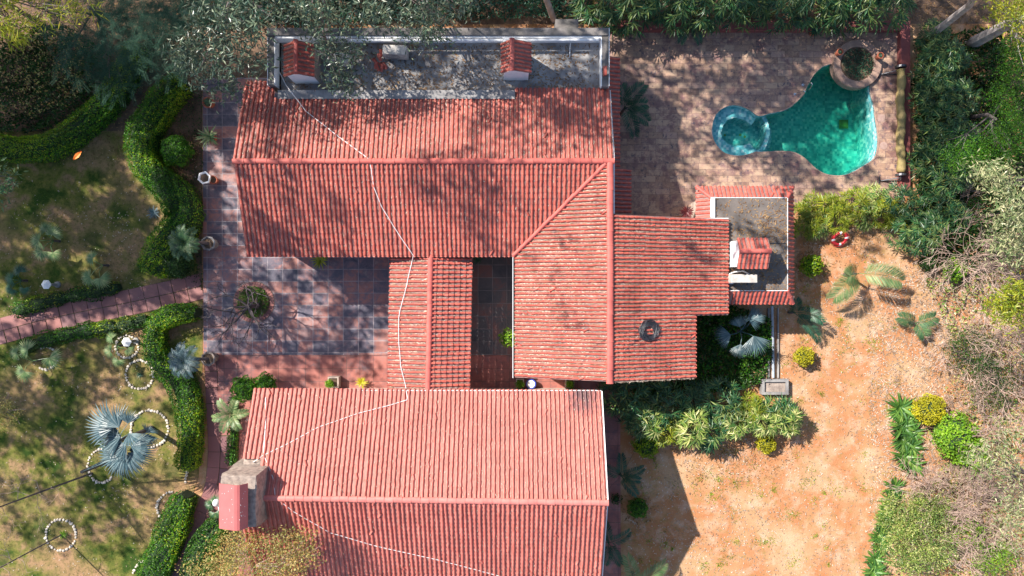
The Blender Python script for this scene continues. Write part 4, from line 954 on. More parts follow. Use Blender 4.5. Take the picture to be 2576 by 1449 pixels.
feather_palm('dark feather palm in the shade beside the bottom house', (1555, 1185), .6, [(20,1.0,50,90),(90,.9,50,90),(150,1.0,50,90),(-50,1.0,45,80),(-10,.8,60,90)], 'palm_dark', Lf=.3, n=30)
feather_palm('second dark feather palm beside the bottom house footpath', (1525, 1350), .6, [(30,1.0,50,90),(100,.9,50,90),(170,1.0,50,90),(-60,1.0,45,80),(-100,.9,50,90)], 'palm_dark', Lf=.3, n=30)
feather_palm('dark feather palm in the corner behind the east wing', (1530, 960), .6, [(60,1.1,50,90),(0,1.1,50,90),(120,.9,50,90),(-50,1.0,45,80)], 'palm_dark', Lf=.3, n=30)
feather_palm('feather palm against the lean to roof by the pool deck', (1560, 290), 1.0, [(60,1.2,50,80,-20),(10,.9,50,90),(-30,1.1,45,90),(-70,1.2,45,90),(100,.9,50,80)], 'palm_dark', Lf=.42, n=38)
feather_palm('yellow green feather palm beside the side path', (595, 1038), .4, [(70,.8,50,90),(130,.8,50,90),(190,.8,50,90),(-120,.8,50,90),(-60,.7,50,90),(10,.7,50,90)], 'palm_lit', Lf=.26, n=30)
feather_palm('dark drooping palm hanging over the top pool wall', (1722, 68), .5, [(-60,1.0,40,90),(-110,.9,40,90),(-20,.8,50,90)], 'palm_dark', Lf=.3, n=30)

# ---- potted things on the patio
def pot(label, px, py, r, h, mat, n=20, rot=0, name='plant_pot', cat='pot', group=None, z=.05, soil=True):
    x, y, _ = P(px, py, h+z); o = thing(name, label, cat, (x, y, z), group)
    MB().lathe((x, y, z), [(r*.68, 0), (r*.96, h-.06), (r*1.06, h-.055), (r*1.06, h), (r*.86, h), (r*.82, h-.05)], n, rot).build('pot', mat, o)
    MB().lathe((x, y, z+h-.055), [(r*.82, 0), (r*.5, .018), (.01, .02)], n, rot).build('soil', M['soil'], o)
    return o
def pot_plant(o, z, n, L, wd, mat, up=.6):
    x, y = o.location[0], o.location[1]; mb = MB(); tuft(mb, (x, y, z), n, L, wd, up, .55); mb.build('foliage', LF[mat], o)
o = pot('terracotta pot at the upper edge of the patio', 522, 257, .2, .35, M['terra']); pot_plant(o, .38, 12, .22, .03, 'palm')
o = pot('terracotta pot holding a large strap leaved plant at the patio edge', 526, 343, .2, .4, M['terra']); pot_plant(o, .42, 26, .5, .07, 'palm_lit', .8)
o = pot('white hexagonal planter on the patio edge', 513, 447, .24, .45, M['white'], 6, .3); pot_plant(o, .42, 10, .16, .02, 'palm')
o = pot('small terracotta pot beside the white hexagonal planter', 535, 452, .16, .3, M['terra'])
for lb, px, py, mt, rr in (('upper grey octagonal urn on the patio edge, holding a blue green palm', 523, 612, 'conc', 18), ('lower brown octagonal urn on the patio edge, holding a blue green palm', 523, 903, 'mortar', 18)):
    o = pot(lb, px, py, .27, .55, M[mt], 8, .2)
    x, y = o.location[0], o.location[1]; mb = MB(); mb.tube([(x, y, .5), (x-.35, y+.02, .95), (x-.62, y, 1.2)], [.07, .06, .05], 8); mb.build('palm_trunk', M['bark'], o)
    for a, L, rs_ in [(0,.6,50),(50,.7,45),(100,.75,40),(150,.75,35),(195,.7,35),(240,.75,40),(290,.75,45),(330,.65,50),(75,.5,65),(215,.5,65)]:
        mb = MB(); feather(mb, (x-.62, y, 1.2), R(a), L, R(rs_), R(100), .27, 34, .013); mb.build('frond', LF['silver' if mt == 'mortar' else 'palm'], o)
def sqpot(label, px, py, s, h, mat, plant, pm, bushr=.17):
    x, y, _ = P(px, py, h); o = thing('square_planter', label, 'planter', (x, y, .05), 'square planters in front of the bottom house')
    mb = MB(); w = s*.12
    mb.box(x-s/2, x+s/2, y-s/2, y-s/2+w, .05, h); mb.box(x-s/2, x+s/2, y+s/2-w, y+s/2, .05, h); mb.box(x-s/2, x-s/2+w, y-s/2+w, y+s/2-w, .05, h); mb.box(x+s/2-w, x+s/2, y-s/2+w, y+s/2-w, .05, h)
    mb.build('planter_box', mat, o); MB().box(x-s/2+w, x+s/2-w, y-s/2+w, y+s/2-w, .06, h-.05).build('soil', M['soil'], o)
    n = 260; d = rdir(n); MB().leaves(np.array((x+plant[0], y+plant[1], h+.12)) + d*bushr*rng.uniform(.4, 1, n)[:, None], rdir(n), unit(d+rdir(n)*.5), .07, .045).build('foliage', LF[pm], o)
sqpot('square stone planter with a bush before the bottom house, left of the walkway', 838, 962, .42, .4, M['cream'], (-.12, -.03), 'lime')
sqpot('square stone planter beside the blue and white pot', 1308, 963, .3, .35, M['cream'], (0, -.05), 'lime')
sqpot('square stone planter below the east wing ridge end', 1434, 963, .34, .35, M['cream'], (0, -.05), 'lime')
o = pot('round blue and white glazed pot with pale top in the narrow court', 1336, 966, .18, .3, M['blueglaze']); MB().lathe((o.location[0], o.location[1], .352), [(.145, 0), (.145, .012), (.01, .014)], 18).build('lid', M['white'], o)
for lb, px, py in (('terracotta pot on the left side of the round planter rim', 2114, 130), ('terracotta pot on the right side of the round planter rim', 2216, 139)):
    o = pot(lb, px, py, .12, .28, M['terra'], 14, 0, z=.205); pot_plant(o, .46, 10, .1, .02, 'palm_dark')
for lb, px, py in (('dark potted plant against the left part of the top pool wall', 1575, 80), ('dark potted plant against the right part of the top pool wall', 2050, 78)):
    o = pot(lb, px, py, .15, .3, M['terra'], 14); pot_plant(o, .33, 24, .35, .05, 'palm_dark')

# circular tree bed with bare tree
x, y, _ = P(640, 760)
tb = thing('round_tree_bed', 'round brick edged bed of low plants in the patio, under a bare branched tree', 'flower bed', (x, y, .05))
mb = MB(); nb = 44
for i in range(nb):
    a = 2*math.pi*i/nb; mb.obox((x+.71*math.cos(a), y+.71*math.sin(a)), a, .17, .09, .03, .068 + random.uniform(-.004, .004))
mb.build('brick_ring', M['pathslab'], tb)
MB().lathe((x, y, .05), [(.82, 0), (.82, .008), (.8, .01), (.8, 0)], 40).build('outer_edge', M['concdark'], tb)
MB().lathe((x, y, .05), [(.64, 0), (.62, .03), (.3, .05), (.01, .05)], 30).build('soil', M['soil'], tb)
n = 1500; a = rng.random(n)*6.28; r_ = np.sqrt(rng.random(n))*.62
MB().leaves(np.column_stack([x+r_*np.cos(a), y+r_*np.sin(a), .08+rng.random(n)*.22]), rdir(n, .3), rdir(n, 1), rng.uniform(.05, .09, n), .03).build('low_plants', LF['hedge'], tb)
def branchy(mb, p, d, L, r, depth, spread=.6, kids=(2, 3), up=.15, seed=None, shrink=.72, rmin=.004, sides=5, bend=.15):
    p = np.array(p, float); d = unit(np.array(d, float)); m_ = 3; pts = [p]; rad = [r]
    for k in range(m_):
        d = unit(d + rng.normal(0, bend, 3) + np.array((0, 0, up*.3))); p = p + d*L/m_; pts.append(p); rad.append(max(rmin, r*(1-.32*(k+1)/m_)))
    mb.tube(pts, rad, sides if r > .012 else 3, cap=False)
    if depth > 0:
        for _ in range(random.randint(*kids)):
            nd = unit(d + rng.normal(0, spread, 3) + np.array((0, 0, up))); branchy(mb, p, nd, L*random.uniform(.65, .95)*shrink/.72, max(rmin, r*.66), depth-1, spread, kids, up, None, shrink, rmin, sides, bend)
x, y, _ = P(655, 770)
bt = thing('bare_tree', 'leafless grey tree with forked branches spreading over the patio', 'tree', (x, y, .05))
mb = MB(); random.seed(11); rng = np.random.default_rng(11)
mb.tube([(x, y, 0), (x-.05, y+.02, .5), (x-.12, y, .9)], [.1, .085, .075], 8)
mb.build('trunk', M['bark'], bt)
mb = MB()
for a in (20, 80, 130, 170, 205, 240, 290, 330): branchy(mb, (x-.12, y, .9), (math.cos(R(a)), math.sin(R(a)), .65), .52, .045, 4, .5, (2, 2), .05, rmin=.009)
mb.build('branches', M['bark'], bt)
random.seed(21); rng = np.random.default_rng(21)

# ---- stone rings
protos = []
for i in range(4):
    mb = MB(); n_ = 9; V = []
    for k, (rr, zz_) in enumerate(((.6, 0), (1, .35), (.85, .8), (.35, 1))):
        for j in range(n_): V.append((rr*(1+.18*random.uniform(-1, 1))*math.cos(2*math.pi*j/n_), rr*.8*(1+.18*random.uniform(-1, 1))*math.sin(2*math.pi*j/n_), zz_))
    f = [(k*n_+j, k*n_+(j+1) % n_, (k+1)*n_+(j+1) % n_, (k+1)*n_+j) for k in range(3) for j in range(n_)] + [tuple(range(27, 36))]
    me = mb.add(V, f).build('edging_stone', M['stone'], None).data; protos.append(me); bpy.data.objects.remove(bpy.data.objects['edging_stone'])
def ring(lab, px, py, rpx, rpy, a0=0, a1=360, step=7.4):
    cnt = int((a1-a0)/360*2*math.pi*(rpx+rpy)/2/step)
    for i in range(cnt):
        a = R(a0 + (a1-a0)*i/cnt) + random.uniform(-.03, .03); x, y, _ = P(px + rpx*math.cos(a), py - rpy*math.sin(a))
        o = bpy.data.objects.new('edging_stone', random.choice(protos)); col.objects.link(o)
        s_ = random.uniform(.042, .07); o.location = (x + random.uniform(-.015, .015), y + random.uniform(-.015, .015), -.004); o.scale = (s_*random.uniform(.9, 1.25), s_*1.1, s_*random.uniform(.9, 1.3)); o.rotation_euler = (0, 0, random.random()*6.28)
        tag(o, lab, 'stone', lab.replace('white stone in ', 'stones of '))
ring('white stone in the upper of two rings beside the hooked hedge', 320, 872, 29, 28)
ring('white stone in the lower of two rings beside the hooked hedge', 352, 942, 35, 36)
ring('white stone in the wide ring round the large silver palm', 377, 1078, 47, 46)
ring('white stone in the ring half covered by silver palm leaves', 256, 1172, 34, 42, 90, 330)
ring('white stone in the ring round the left edge fan palm', 116, 901, 29, 28, -120, 130)
ring('white stone in the ring round the bare pole tree', 154, 1345, 38, 39)
ring('white stone in the curved row left of the straight hedge', 438, 1277, 42, 40, 95, 230)
ring('white stone in the short row at the bottom edge', 378, 1457, 46, 48, 90, 170)
ring('white stone in the short straight gap row between two hedges', 500, 1208, 32, 40, 150, 200)

# ---- orange leaf drifting down near the camera
p_ = P(195, 392, 19.5); mb = MB(); V = []
for k, w_ in ((-.055, .002), (-.03, .02), (0, .03), (.03, .022), (.062, .002)): V += [(p_[0]+k*.75-w_*.6, p_[1]+k*.75+w_*.6, p_[2]+.01), (p_[0]+k*.75, p_[1]+k*.75, p_[2]), (p_[0]+k*.75+w_*.6, p_[1]+k*.75-w_*.6, p_[2]+.01)]
mb.add(V, [(k*3+j, k*3+j+1, k*3+j+4, k*3+j+3) for k in range(4) for j in (0, 1)])
tag(mb.build('falling_leaf', simple('orange_leaf', (.75, .22, .02), (.6, .15, .02), 40, .5, bmp=0), None, origin=p_), 'single orange leaf drifting down over the upper left lawn', 'leaf')

# ---- lamps
def bollard(label, px, py):
    x, y, _ = P(px, py); o = thing('garden_lamp', label, 'lamp', (x, y, 0), 'white hexagonal garden lamps')
    MB().lathe((x, y, 0), [(.13, 0), (.12, .06), (.06, .1), (.045, .5)], 12).build('post', M['conc'], o)
    MB().lathe((x, y, .5), [(.09, 0), (.17, .16), (.19, .18), (.02, .3)], 6).build('lantern_hood', M['paintw'], o)
bollard('white hexagonal garden lamp on the upper lawn', 146, 716); bollard('white hexagonal garden lamp beside the upper stone ring', 343, 857)
x, y, _ = P(548, 1268, 2.6)
gl_ = thing('globe_lamp', 'white globe lamp on a bent arm beside the bottom house chimney', 'lamp', (x+.3, y-.4, 2.2))
MB().lathe((x-.03, y+.06, 2.5), [(.02, 0), (.10, .04), (.135, .14), (.10, .24), (.02, .28)], 16).build('globe', M['paintw'], gl_, smooth=True)
MB().tube([(x+.0, y-.03, 2.55), (x+.0, y-.2, 2.5), (x-.02, y-.33, 2.4), (x+.3, y-.4, 2.3)], .03, 8).build('arm', M['paintw'], gl_)

# ---- lifebuoy
x, y, _ = P(2113, 601, .25); lb = thing('lifebuoy', 'red and white lifebuoy leaning beside the yellow bamboo', 'lifebuoy', (x, y, .0))
def torus(Rr, r, a0, a1, n, m_, tilt):
    V = []
    for i in range(n+1):
        a = a0 + (a1-a0)*i/n
        for j in range(m_):
            b_ = 2*math.pi*j/m_; q = np.array(((Rr+r*math.cos(b_))*math.cos(a), (Rr+r*math.cos(b_))*math.sin(a)*math.cos(tilt) - r*math.sin(b_)*math.sin(tilt)*0, r*math.sin(b_)))
            q[2] += (Rr+r*math.cos(b_))*math.sin(a)*math.sin(tilt) + .25
            V.append(q + np.array((x, y, 0)))
    f = [(i*m_+j, (i+1)*m_+j, (i+1)*m_+(j+1) % m_, i*m_+(j+1) % m_) for i in range(n) for j in range(m_)]
    return V, f
for i in range(4):
    V, f = torus(.25, .062, R(90*i+20), R(90*i+92), 14, 12, R(32)); MB().add(V, f).build('red_section', M['red'], lb, smooth=True)
    V, f = torus(.25, .066, R(90*i+92), R(90*i+110), 4, 12, R(32)); MB().add(V, f).build('white_band', M['paintw'], lb, smooth=True)
mb = MB(); mb.tube([(x+.34*math.cos(a), y+.34*math.sin(a)*.85, .25+.34*math.sin(a)*.53 + .02*math.sin(a*4)) for a in np.linspace(0, 6.28, 40)], .008, 4); mb.build('grab_line', M['red'], lb)

# ---- conduits and cables on the roofs
def roof_z(x, y):
    z = .06
    if XL < x < 3.4 and 1.12 < y < 6.45: z = max(z, ZR - SL*abs(y-PY_N))
    if .05 < x < 3.24 and -3.12 < y < 4.2: z = max(z, ZR - SL*(3.18-x)) if y < 1.12 or x-.07 > y-1.126 else z
    if 3.24 <= x < 6.3 and -3.12 < y < 2.46: z = max(z, ZR-.02 - SL*(x-3.3))
    if -8 < x < .1 and 6.45 <= y < 6.78: z = 3.36
    if -8.1 < x < 3 and 6.78 <= y < 8.5: z = max(z, 3.02)
    if y >= 8.5 and y < 8.85 and x > -8.3: z = 3.5
    if wl_-.1 < x < we_ and -3.57 < y <= 1.12: z = max(z, zr2 - abs(x-wr_)*.22)
    if sx0 < x < 3.1 and -10.2 < y <= -3.57: z = max(z, zS - .45*abs(y-yR))
    return z
def onroof(px, py, lift=.07):
    z = 3.3
    for _ in range(6):
        p = P(px, py, z); z = .5*z + .5*(roof_z(p[0], p[1]) + lift)
    return P(px, py, z)
def cable(label, pts, r, mat, name='cable', sub=14, cat='cable', wig=.0, lift=.07):
    out = []
    for i in range(len(pts)-1):
        a, b_ = np.array(pts[i], float), np.array(pts[i+1], float); k = max(1, int(np.linalg.norm(b_-a)/sub))
        for j in range(k): q = a + (b_-a)*j/k; out.append(onroof(q[0]+random.gauss(0, wig), q[1]+random.gauss(0, wig), lift))
    out.append(onroof(*pts[-1], lift)); mb = MB(); mb.tube(out, r, 6)
    return tag(mb.build(name, mat, None, origin=out[0]), label, cat)
cable('long white conduit running from the terrace over both roofs to the bottom chimney', [(672,100),(683,130),(692,160),(720,215),(770,280),(860,350),(915,390),(928,400),(934,425),(940,470),(960,520),(1000,585),(1040,643),(1033,672),(1020,730),(1006,780),(1003,800),(1003,860),(1008,920),(1020,970),(1025,1000),(1024,1006),(985,1018),(900,1040),(800,1075),(720,1118),(663,1145),(612,1180)], .013, M['cable'], wig=.15)
cable('thin white conduit going down over the bottom roof ridge to the lower right', [(664,1145),(688,1205),(692,1248),(698,1256),(740,1288),(830,1340),(950,1375),(1100,1408),(1260,1450)], .012, M['cable'], wig=.15)
cable('short white conduit at the left end of the bottom roof', [(664,975),(668,985),(669,1050),(664,1130),(663,1145)], .018, M['cable'], wig=.15)
cable('thin dark wire trailing diagonally over the pink roof at left', [(610,1090),(700,1125),(760,1170),(850,1215),(872,1255)], .005, M['blackcable'], wig=.5)
cable('thin dark wire trailing over the east wing ridge', [(1448,945),(1470,900),(1500,870),(1545,835),(1600,820)], .006, M['blackcable'], wig=1)
cable('thin dark wire trailing down the right part of the pink roof', [(1600,1130),(1560,1200),(1500,1260),(1470,1320),(1400,1350)][::-1], .005, M['blackcable'], wig=1)
c0 = onroof(1632, 831, .05); zc = c0[2]
mb = MB(); pts = []
for i in range(620):
    a = i*.21; rr = .25 + .07*math.sin(i*.117) + .05*math.sin(i*.53); x_ = c0[0] + rr*math.cos(a)*1.05; y_ = c0[1] + rr*math.sin(a); pts.append((x_, y_, ZR-.02-SL*(x_-3.3) + .07 + .06*abs(math.sin(i*.071))))
mb.tube(pts, .011, 4)
for k in range(5):
    a0 = random.random()*6.28; q = [(c0[0]+.3*math.cos(a0)+.35*math.cos(a0)*t_+.28*math.sin(7*t_+k), c0[1]+.3*math.sin(a0)+.5*t_*math.sin(a0)+.25*math.cos(5*t_+k)) for t_ in np.linspace(0, 1.3, 22)]
    mb.tube([(x_, y_, ZR-.02-SL*(x_-3.3)+.06) for x_, y_ in q], .006, 4)
tag(mb.build('cable_coil', M['blackcable'], None, origin=c0), 'tangled coil of black cable lying on the east wing roof', 'cable coil')

# drain pipe channel and box below the annex
dp = thing('drain_pipe', 'long grey drain pipe running down from the annex to a concrete box', 'pipe', P(1945, 950))
mb = MB(); mb.tube([P(1942, 770, .15), P(1944, 860, .15), P(1945, 950, .15)], .055, 8); mb.build('pipe', M['pipeblue'], dp)
mb = MB(); mb.box(P(1930,0)[0], P(1933,0)[0], P(0,950)[1], P(0,775)[1], 0, .12); mb.box(P(1954,0)[0], P(1957,0)[0], P(0,950)[1], P(0,775)[1], 0, .1); mb.build('channel_kerb', M['conc'], dp)
ib = thing('inspection_box', 'square concrete inspection box at the lower end of the drain pipe', 'drain box', P(1942, 970))
mb = MB(); x0, x1, y0, y1 = P(1910,0)[0], P(1976,0)[0], P(0,990)[1], P(0,952)[1]
mb.box(x0, x1, y1-.1, y1, 0, .3); mb.box(x0, x1, y0, y0+.1, 0, .3); mb.box(x0, x0+.1, y0+.1, y1-.1, 0, .3); mb.box(x1-.1, x1, y0+.1, y1-.1, 0, .3); mb.build('frame', M['conc'], ib)
MB().box(x0+.1, x1-.1, y0+.1, y1-.1, 0, .2).build('lid', M['mortar'], ib)
# small covers on the deck
for lb, a, b_, s_ in (('square drain cover on the deck right of the pool', 2262, 270, .14), ('round drain cover on the deck right of the pool', 2290, 605, .15)):
    px, py = zz(a, b_); x, y, _ = P(px, py); mb = MB()
    if 'square' in lb: mb.box(x-s_, x+s_, y-s_, y+s_, .05, .058); mb.box(x-s_*.6, x+s_*.6, y-s_*.6, y+s_*.6, .05, .064)
    else: mb.lathe((x, y, .05), [(s_, 0), (s_, .008), (s_*.8, .01)], 20)
    tag(mb.build('drain_cover', simple('cover_stone', (.4, .28, .24), (.3, .2, .17), 7), None, origin=(x, y, .05)), lb, 'drain cover')

# ---- ground cover below the annex
def cover(label, region, n, z0, z1, mat, leaf=.07, name='ground_cover', seed=0, cat='ground cover'):
    q = np.array(pp(region, (z0+z1)/2)); x0, y0 = q.min(0); x1, y1 = q.max(0)
    p = np.column_stack([rng.uniform(x0, x1, n*2), rng.uniform(y0, y1, n*2)]); p = p[inpoly(p, [tuple(a) for a in q])]; m_ = len(p)
    zt = z0 + (z1-z0)*np.clip(.5+.6*nz(p[:, 0], p[:, 1], 2.2, seed), 0, 1); z = zt*(1-.5*rng.random(m_)**2)
    d = rdir(m_, .1); L_ = rng.uniform(.7, 1.4, m_)*leaf
    o = MB().leaves(np.column_stack([p, z]), d, rdir(m_, 1.1), L_, L_*.6).build(name, LF[mat]); return tag(o, label, cat, kind='stuff')
REG = [(1755,775),(1830,765),(1940,800),(1942,900),(1925,960),(1840,985),(1700,990),(1640,1010),(1560,1000),(1640,960),(1750,955)]
cover('dense dark green creeper filling the corner below the annex', REG, 11000, .05, .5, 'hedge_dark', .09)
cover('lighter creeper tufts in the corner below the annex', REG, 2200, .3, .55, 'hedge', .09, seed=3)
cover('weedy undergrowth with dry and green leaves at the upper left corner', [(-40,60),(160,60),(260,120),(300,180),(230,260),(100,330),(-40,330)], 5000, .1, .9, 'hedge_dark', .1, seed=5, cat='undergrowth')
cover('yellow blossoms and leaves in the upper left undergrowth', [(-40,60),(160,60),(220,120),(230,200),(170,260),(80,290),(-40,290)], 900, .6, 1.0, 'autumn', .08, seed=6, cat='undergrowth')
cover('scrubby weeds in the strip between the serpentine hedge and the patio', [(470,220),(508,200),(508,730),(470,700),(500,560),(430,440),(400,390)], 1600, .03, .25, 'hedge_dark', .06, seed=7, cat='undergrowth')
cover('low green scrub under the dry brush at right', [(2330,700),(2600,640),(2600,1500),(2200,1500),(2330,1250),(2440,1000)], 4500, .05, .5, 'bamboo_lit', .1, seed=8, cat='undergrowth')
cover('dark leafy scrub under the trees at the right edge', [(2310,90),(2600,60),(2600,640),(2400,690),(2310,600)], 12000, .1, .9, 'hedge_dark', .11, seed=9, cat='undergrowth')
cover('gold tinged scrub mixed into the brush at right', [(2400,830),(2600,800),(2600,1500),(2280,1500),(2350,1250)], 1800, .3, .9, 'autumn', .08, seed=10, cat='undergrowth')
cover('leafy understorey along the top edge behind the terrace', [(480,-60),(1500,-60),(1500,40),(1100,45),(900,55),(480,60)], 5000, .1, .8, 'palm_dark', .12, seed=11, cat='undergrowth')

mb = MB()
for bx_, by_, rr in ((617,978,38),(2022,900,34),(2040,672,36),(1604,1280,34),(2336,1035,44),(2400,1110,60),(1800,1120,90),(1900,1110,90),(2110,560,90),(2190,560,80),(445,385,45)):
    k = int(rr*7); a = rng.random(k)*6.28; q = rr*np.sqrt(rng.random(k))*1.25; x_ = bx_+q*np.cos(a); y_ = by_+q*np.sin(a)
    pts = np.array([P(u, v, .012) for u, v in zip(x_, y_)]); mb.leaves(pts, np.column_stack([np.cos(a*7), np.sin(a*7), np.zeros(k)]), rng.normal(0, .25, (k, 3)) + np.array((0, 0, 1)), rng.uniform(.05, .12, k), .03, fold=.1)
tag(mb.build('leaf_litter', LF['litter_dark']), 'fallen brown leaves gathered under the garden bushes', 'dead leaves', kind='stuff')
# ---- bamboo
def bamboo_proto(mat, r, h, nstar, Lf=.26, name='bamboo', ncul=9, tilt=.5):
    o = thing(name, 'x', 'bamboo', (0, 0, 0)); mb = MB(); Lf *= 1.45; nstar = int(nstar*.62)
    for i in range(ncul):
        a = random.random()*6.28; rr = r*random.uniform(.2, .85); mb.tube([(math.cos(a)*.12, math.sin(a)*.12, 0), (math.cos(a)*rr*.4, math.sin(a)*rr*.4, h*.6), (math.cos(a)*rr, math.sin(a)*rr, h*random.uniform(.75, .95))], [.02, .015, .006], 5)
    mb.build('culms', simple('bamboo_culm', (.25, .28, .08), (.2, .18, .06), 5, .5, bmp=0), o)
    mb = MB(); Ps, Ds, Ns, Ls = [], [], [], []
    for i in range(nstar):
        a = random.random()*6.28; rr = r*math.sqrt(random.random()); z = h*(1-.45*(rr/r)**2)*random.uniform(.55, 1.05)
        c_ = np.array((rr*math.cos(a), rr*math.sin(a), z)); hd = a + random.gauss(0, .7); k = random.randint(5, 9); sp_ = random.uniform(1.0, 1.7)
        for j in range(k):
            th = hd - sp_ + 2*sp_*j/(k-1) + random.gauss(0, .08); Ps.append(c_ + rng.normal(0, .015, 3)); Ds.append((math.cos(th), math.sin(th), random.uniform(-.55, .1))); Ns.append(rng.normal(0, .25, 3) + np.array((0, 0, 1))); Ls.append(Lf*random.uniform(.7, 1.2))
    Ls = np.array(Ls); mb.leaves(np.array(Ps), np.array(Ds), np.array(Ns), Ls, Ls*.15); mb.build('foliage', LF[mat], o); return o
ORD = 'first second third fourth fifth sixth seventh eighth ninth tenth eleventh twelfth thirteenth'.split()
def bamboo_row(protos_, spots, labels, group, sc=(.85, 1.15)):
    for i, ((px, py), lb_) in enumerate(zip(spots, labels)):
        x, y, _ = P(px, py); pr_ = protos_[i % len(protos_)]
        dup(pr_, (x, y, 0), random.random()*6.28, random.uniform(*sc), lb_, group)
def kill(o):
    for c_ in list(o.children): bpy.data.objects.remove(c_)
    bpy.data.objects.remove(o)
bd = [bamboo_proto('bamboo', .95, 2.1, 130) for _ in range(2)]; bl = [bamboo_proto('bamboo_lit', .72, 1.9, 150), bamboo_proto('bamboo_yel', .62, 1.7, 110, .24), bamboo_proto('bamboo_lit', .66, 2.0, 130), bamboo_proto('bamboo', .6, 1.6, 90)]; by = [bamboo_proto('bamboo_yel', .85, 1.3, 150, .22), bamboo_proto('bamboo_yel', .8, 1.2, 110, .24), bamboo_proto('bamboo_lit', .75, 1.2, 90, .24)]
sp1 = [(1500+i*62, 30+8*math.sin(i*2.1)) for i in range(12)]
bamboo_row(bd, sp1, [ORD[i] + ' dark bamboo clump from the left overhanging the top pool wall' for i in range(12)], 'bamboo clumps along the top pool wall')
sp2 = [(2322+12*math.sin(i*1.9), 105+i*52) for i in range(10)] + [(2368, 170+i*95) for i in range(5)]
bamboo_row(bd, sp2, [ORD[i] + ' dark bamboo clump from the top, right beside the pool cover wall' for i in range(10)] + [ORD[i] + ' dark bamboo clump from the top in the back row right of the pool' for i in range(5)], 'bamboo clumps along the right pool wall', (.6, .82))
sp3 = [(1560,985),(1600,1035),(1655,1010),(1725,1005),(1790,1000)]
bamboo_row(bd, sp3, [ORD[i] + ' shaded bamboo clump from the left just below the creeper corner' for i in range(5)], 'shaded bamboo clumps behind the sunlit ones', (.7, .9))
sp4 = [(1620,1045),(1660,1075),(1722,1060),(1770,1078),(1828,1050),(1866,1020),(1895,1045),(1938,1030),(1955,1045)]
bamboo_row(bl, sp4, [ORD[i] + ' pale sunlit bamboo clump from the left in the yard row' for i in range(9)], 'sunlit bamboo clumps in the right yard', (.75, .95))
sp5 = [(2008,560),(2050,528),(2045,566),(2090,545),(2135,522),(2165,545),(2210,535),(2245,552),(2185,505)]
bamboo_row(by, sp5, ['yellow green bamboo clump, ' + t_ for t_ in ('touching the annex corner', 'above the lifebuoy near the annex', 'just left of the lifebuoy', 'directly above the lifebuoy', 'at the middle of the row, upper side', 'right above the gap of shade', 'at the right of the row middle', 'at the right end, lower side', 'sticking up onto the deck edge')], 'yellow bamboo clumps below the pool deck', (.6, .8))
sp6 = [(2240,510),(2290,600),(2260,585)]
bamboo_row(bd, sp6, ['dark bamboo clump where the right wall ends', 'dark bamboo clump hanging lowest at the yard corner', 'dark bamboo clump behind the right end of the yellow bamboo'], 'dark bamboo clumps at the yard corner', (.6, .75))
for o in bd + bl + by: kill(o)
# broad leaved row
bp = []
for _ in range(2):
    o = thing('broad_leaved_plant', 'x', 'plant', (0, 0, 0)); mb = MB(); tuft(mb, (0, 0, .05), 30, .66, .11, .75, .6, 5); mb.build('foliage', LF['glossy'], o); bp.append(o)
for i, (px, py) in enumerate([(2262,1025),(2280,1048),(2265,1070),(2292,1085),(2268,1105),(2290,1122),(2272,1145),(2290,1165)]):
    dup(bp[i % 2], P(px, py), random.random()*6.28, random.uniform(.8, 1.1), ORD[i] + ' broad glossy leaved plant in the upper row beside the golden shrub', 'upper row of broad leaved plants')
for i, (px, py) in enumerate([(2245,1225),(2235,1255),(2225,1285),(2222,1315),(2210,1345),(2212,1375),(2200,1405),(2195,1435)]):
    dup(bp[i % 2], P(px, py), random.random()*6.28, random.uniform(.7, .95), ORD[i] + ' broad leaved plant from the top in the lower row under dry twigs', 'lower row of broad leaved plants')
for o in bp: kill(o)

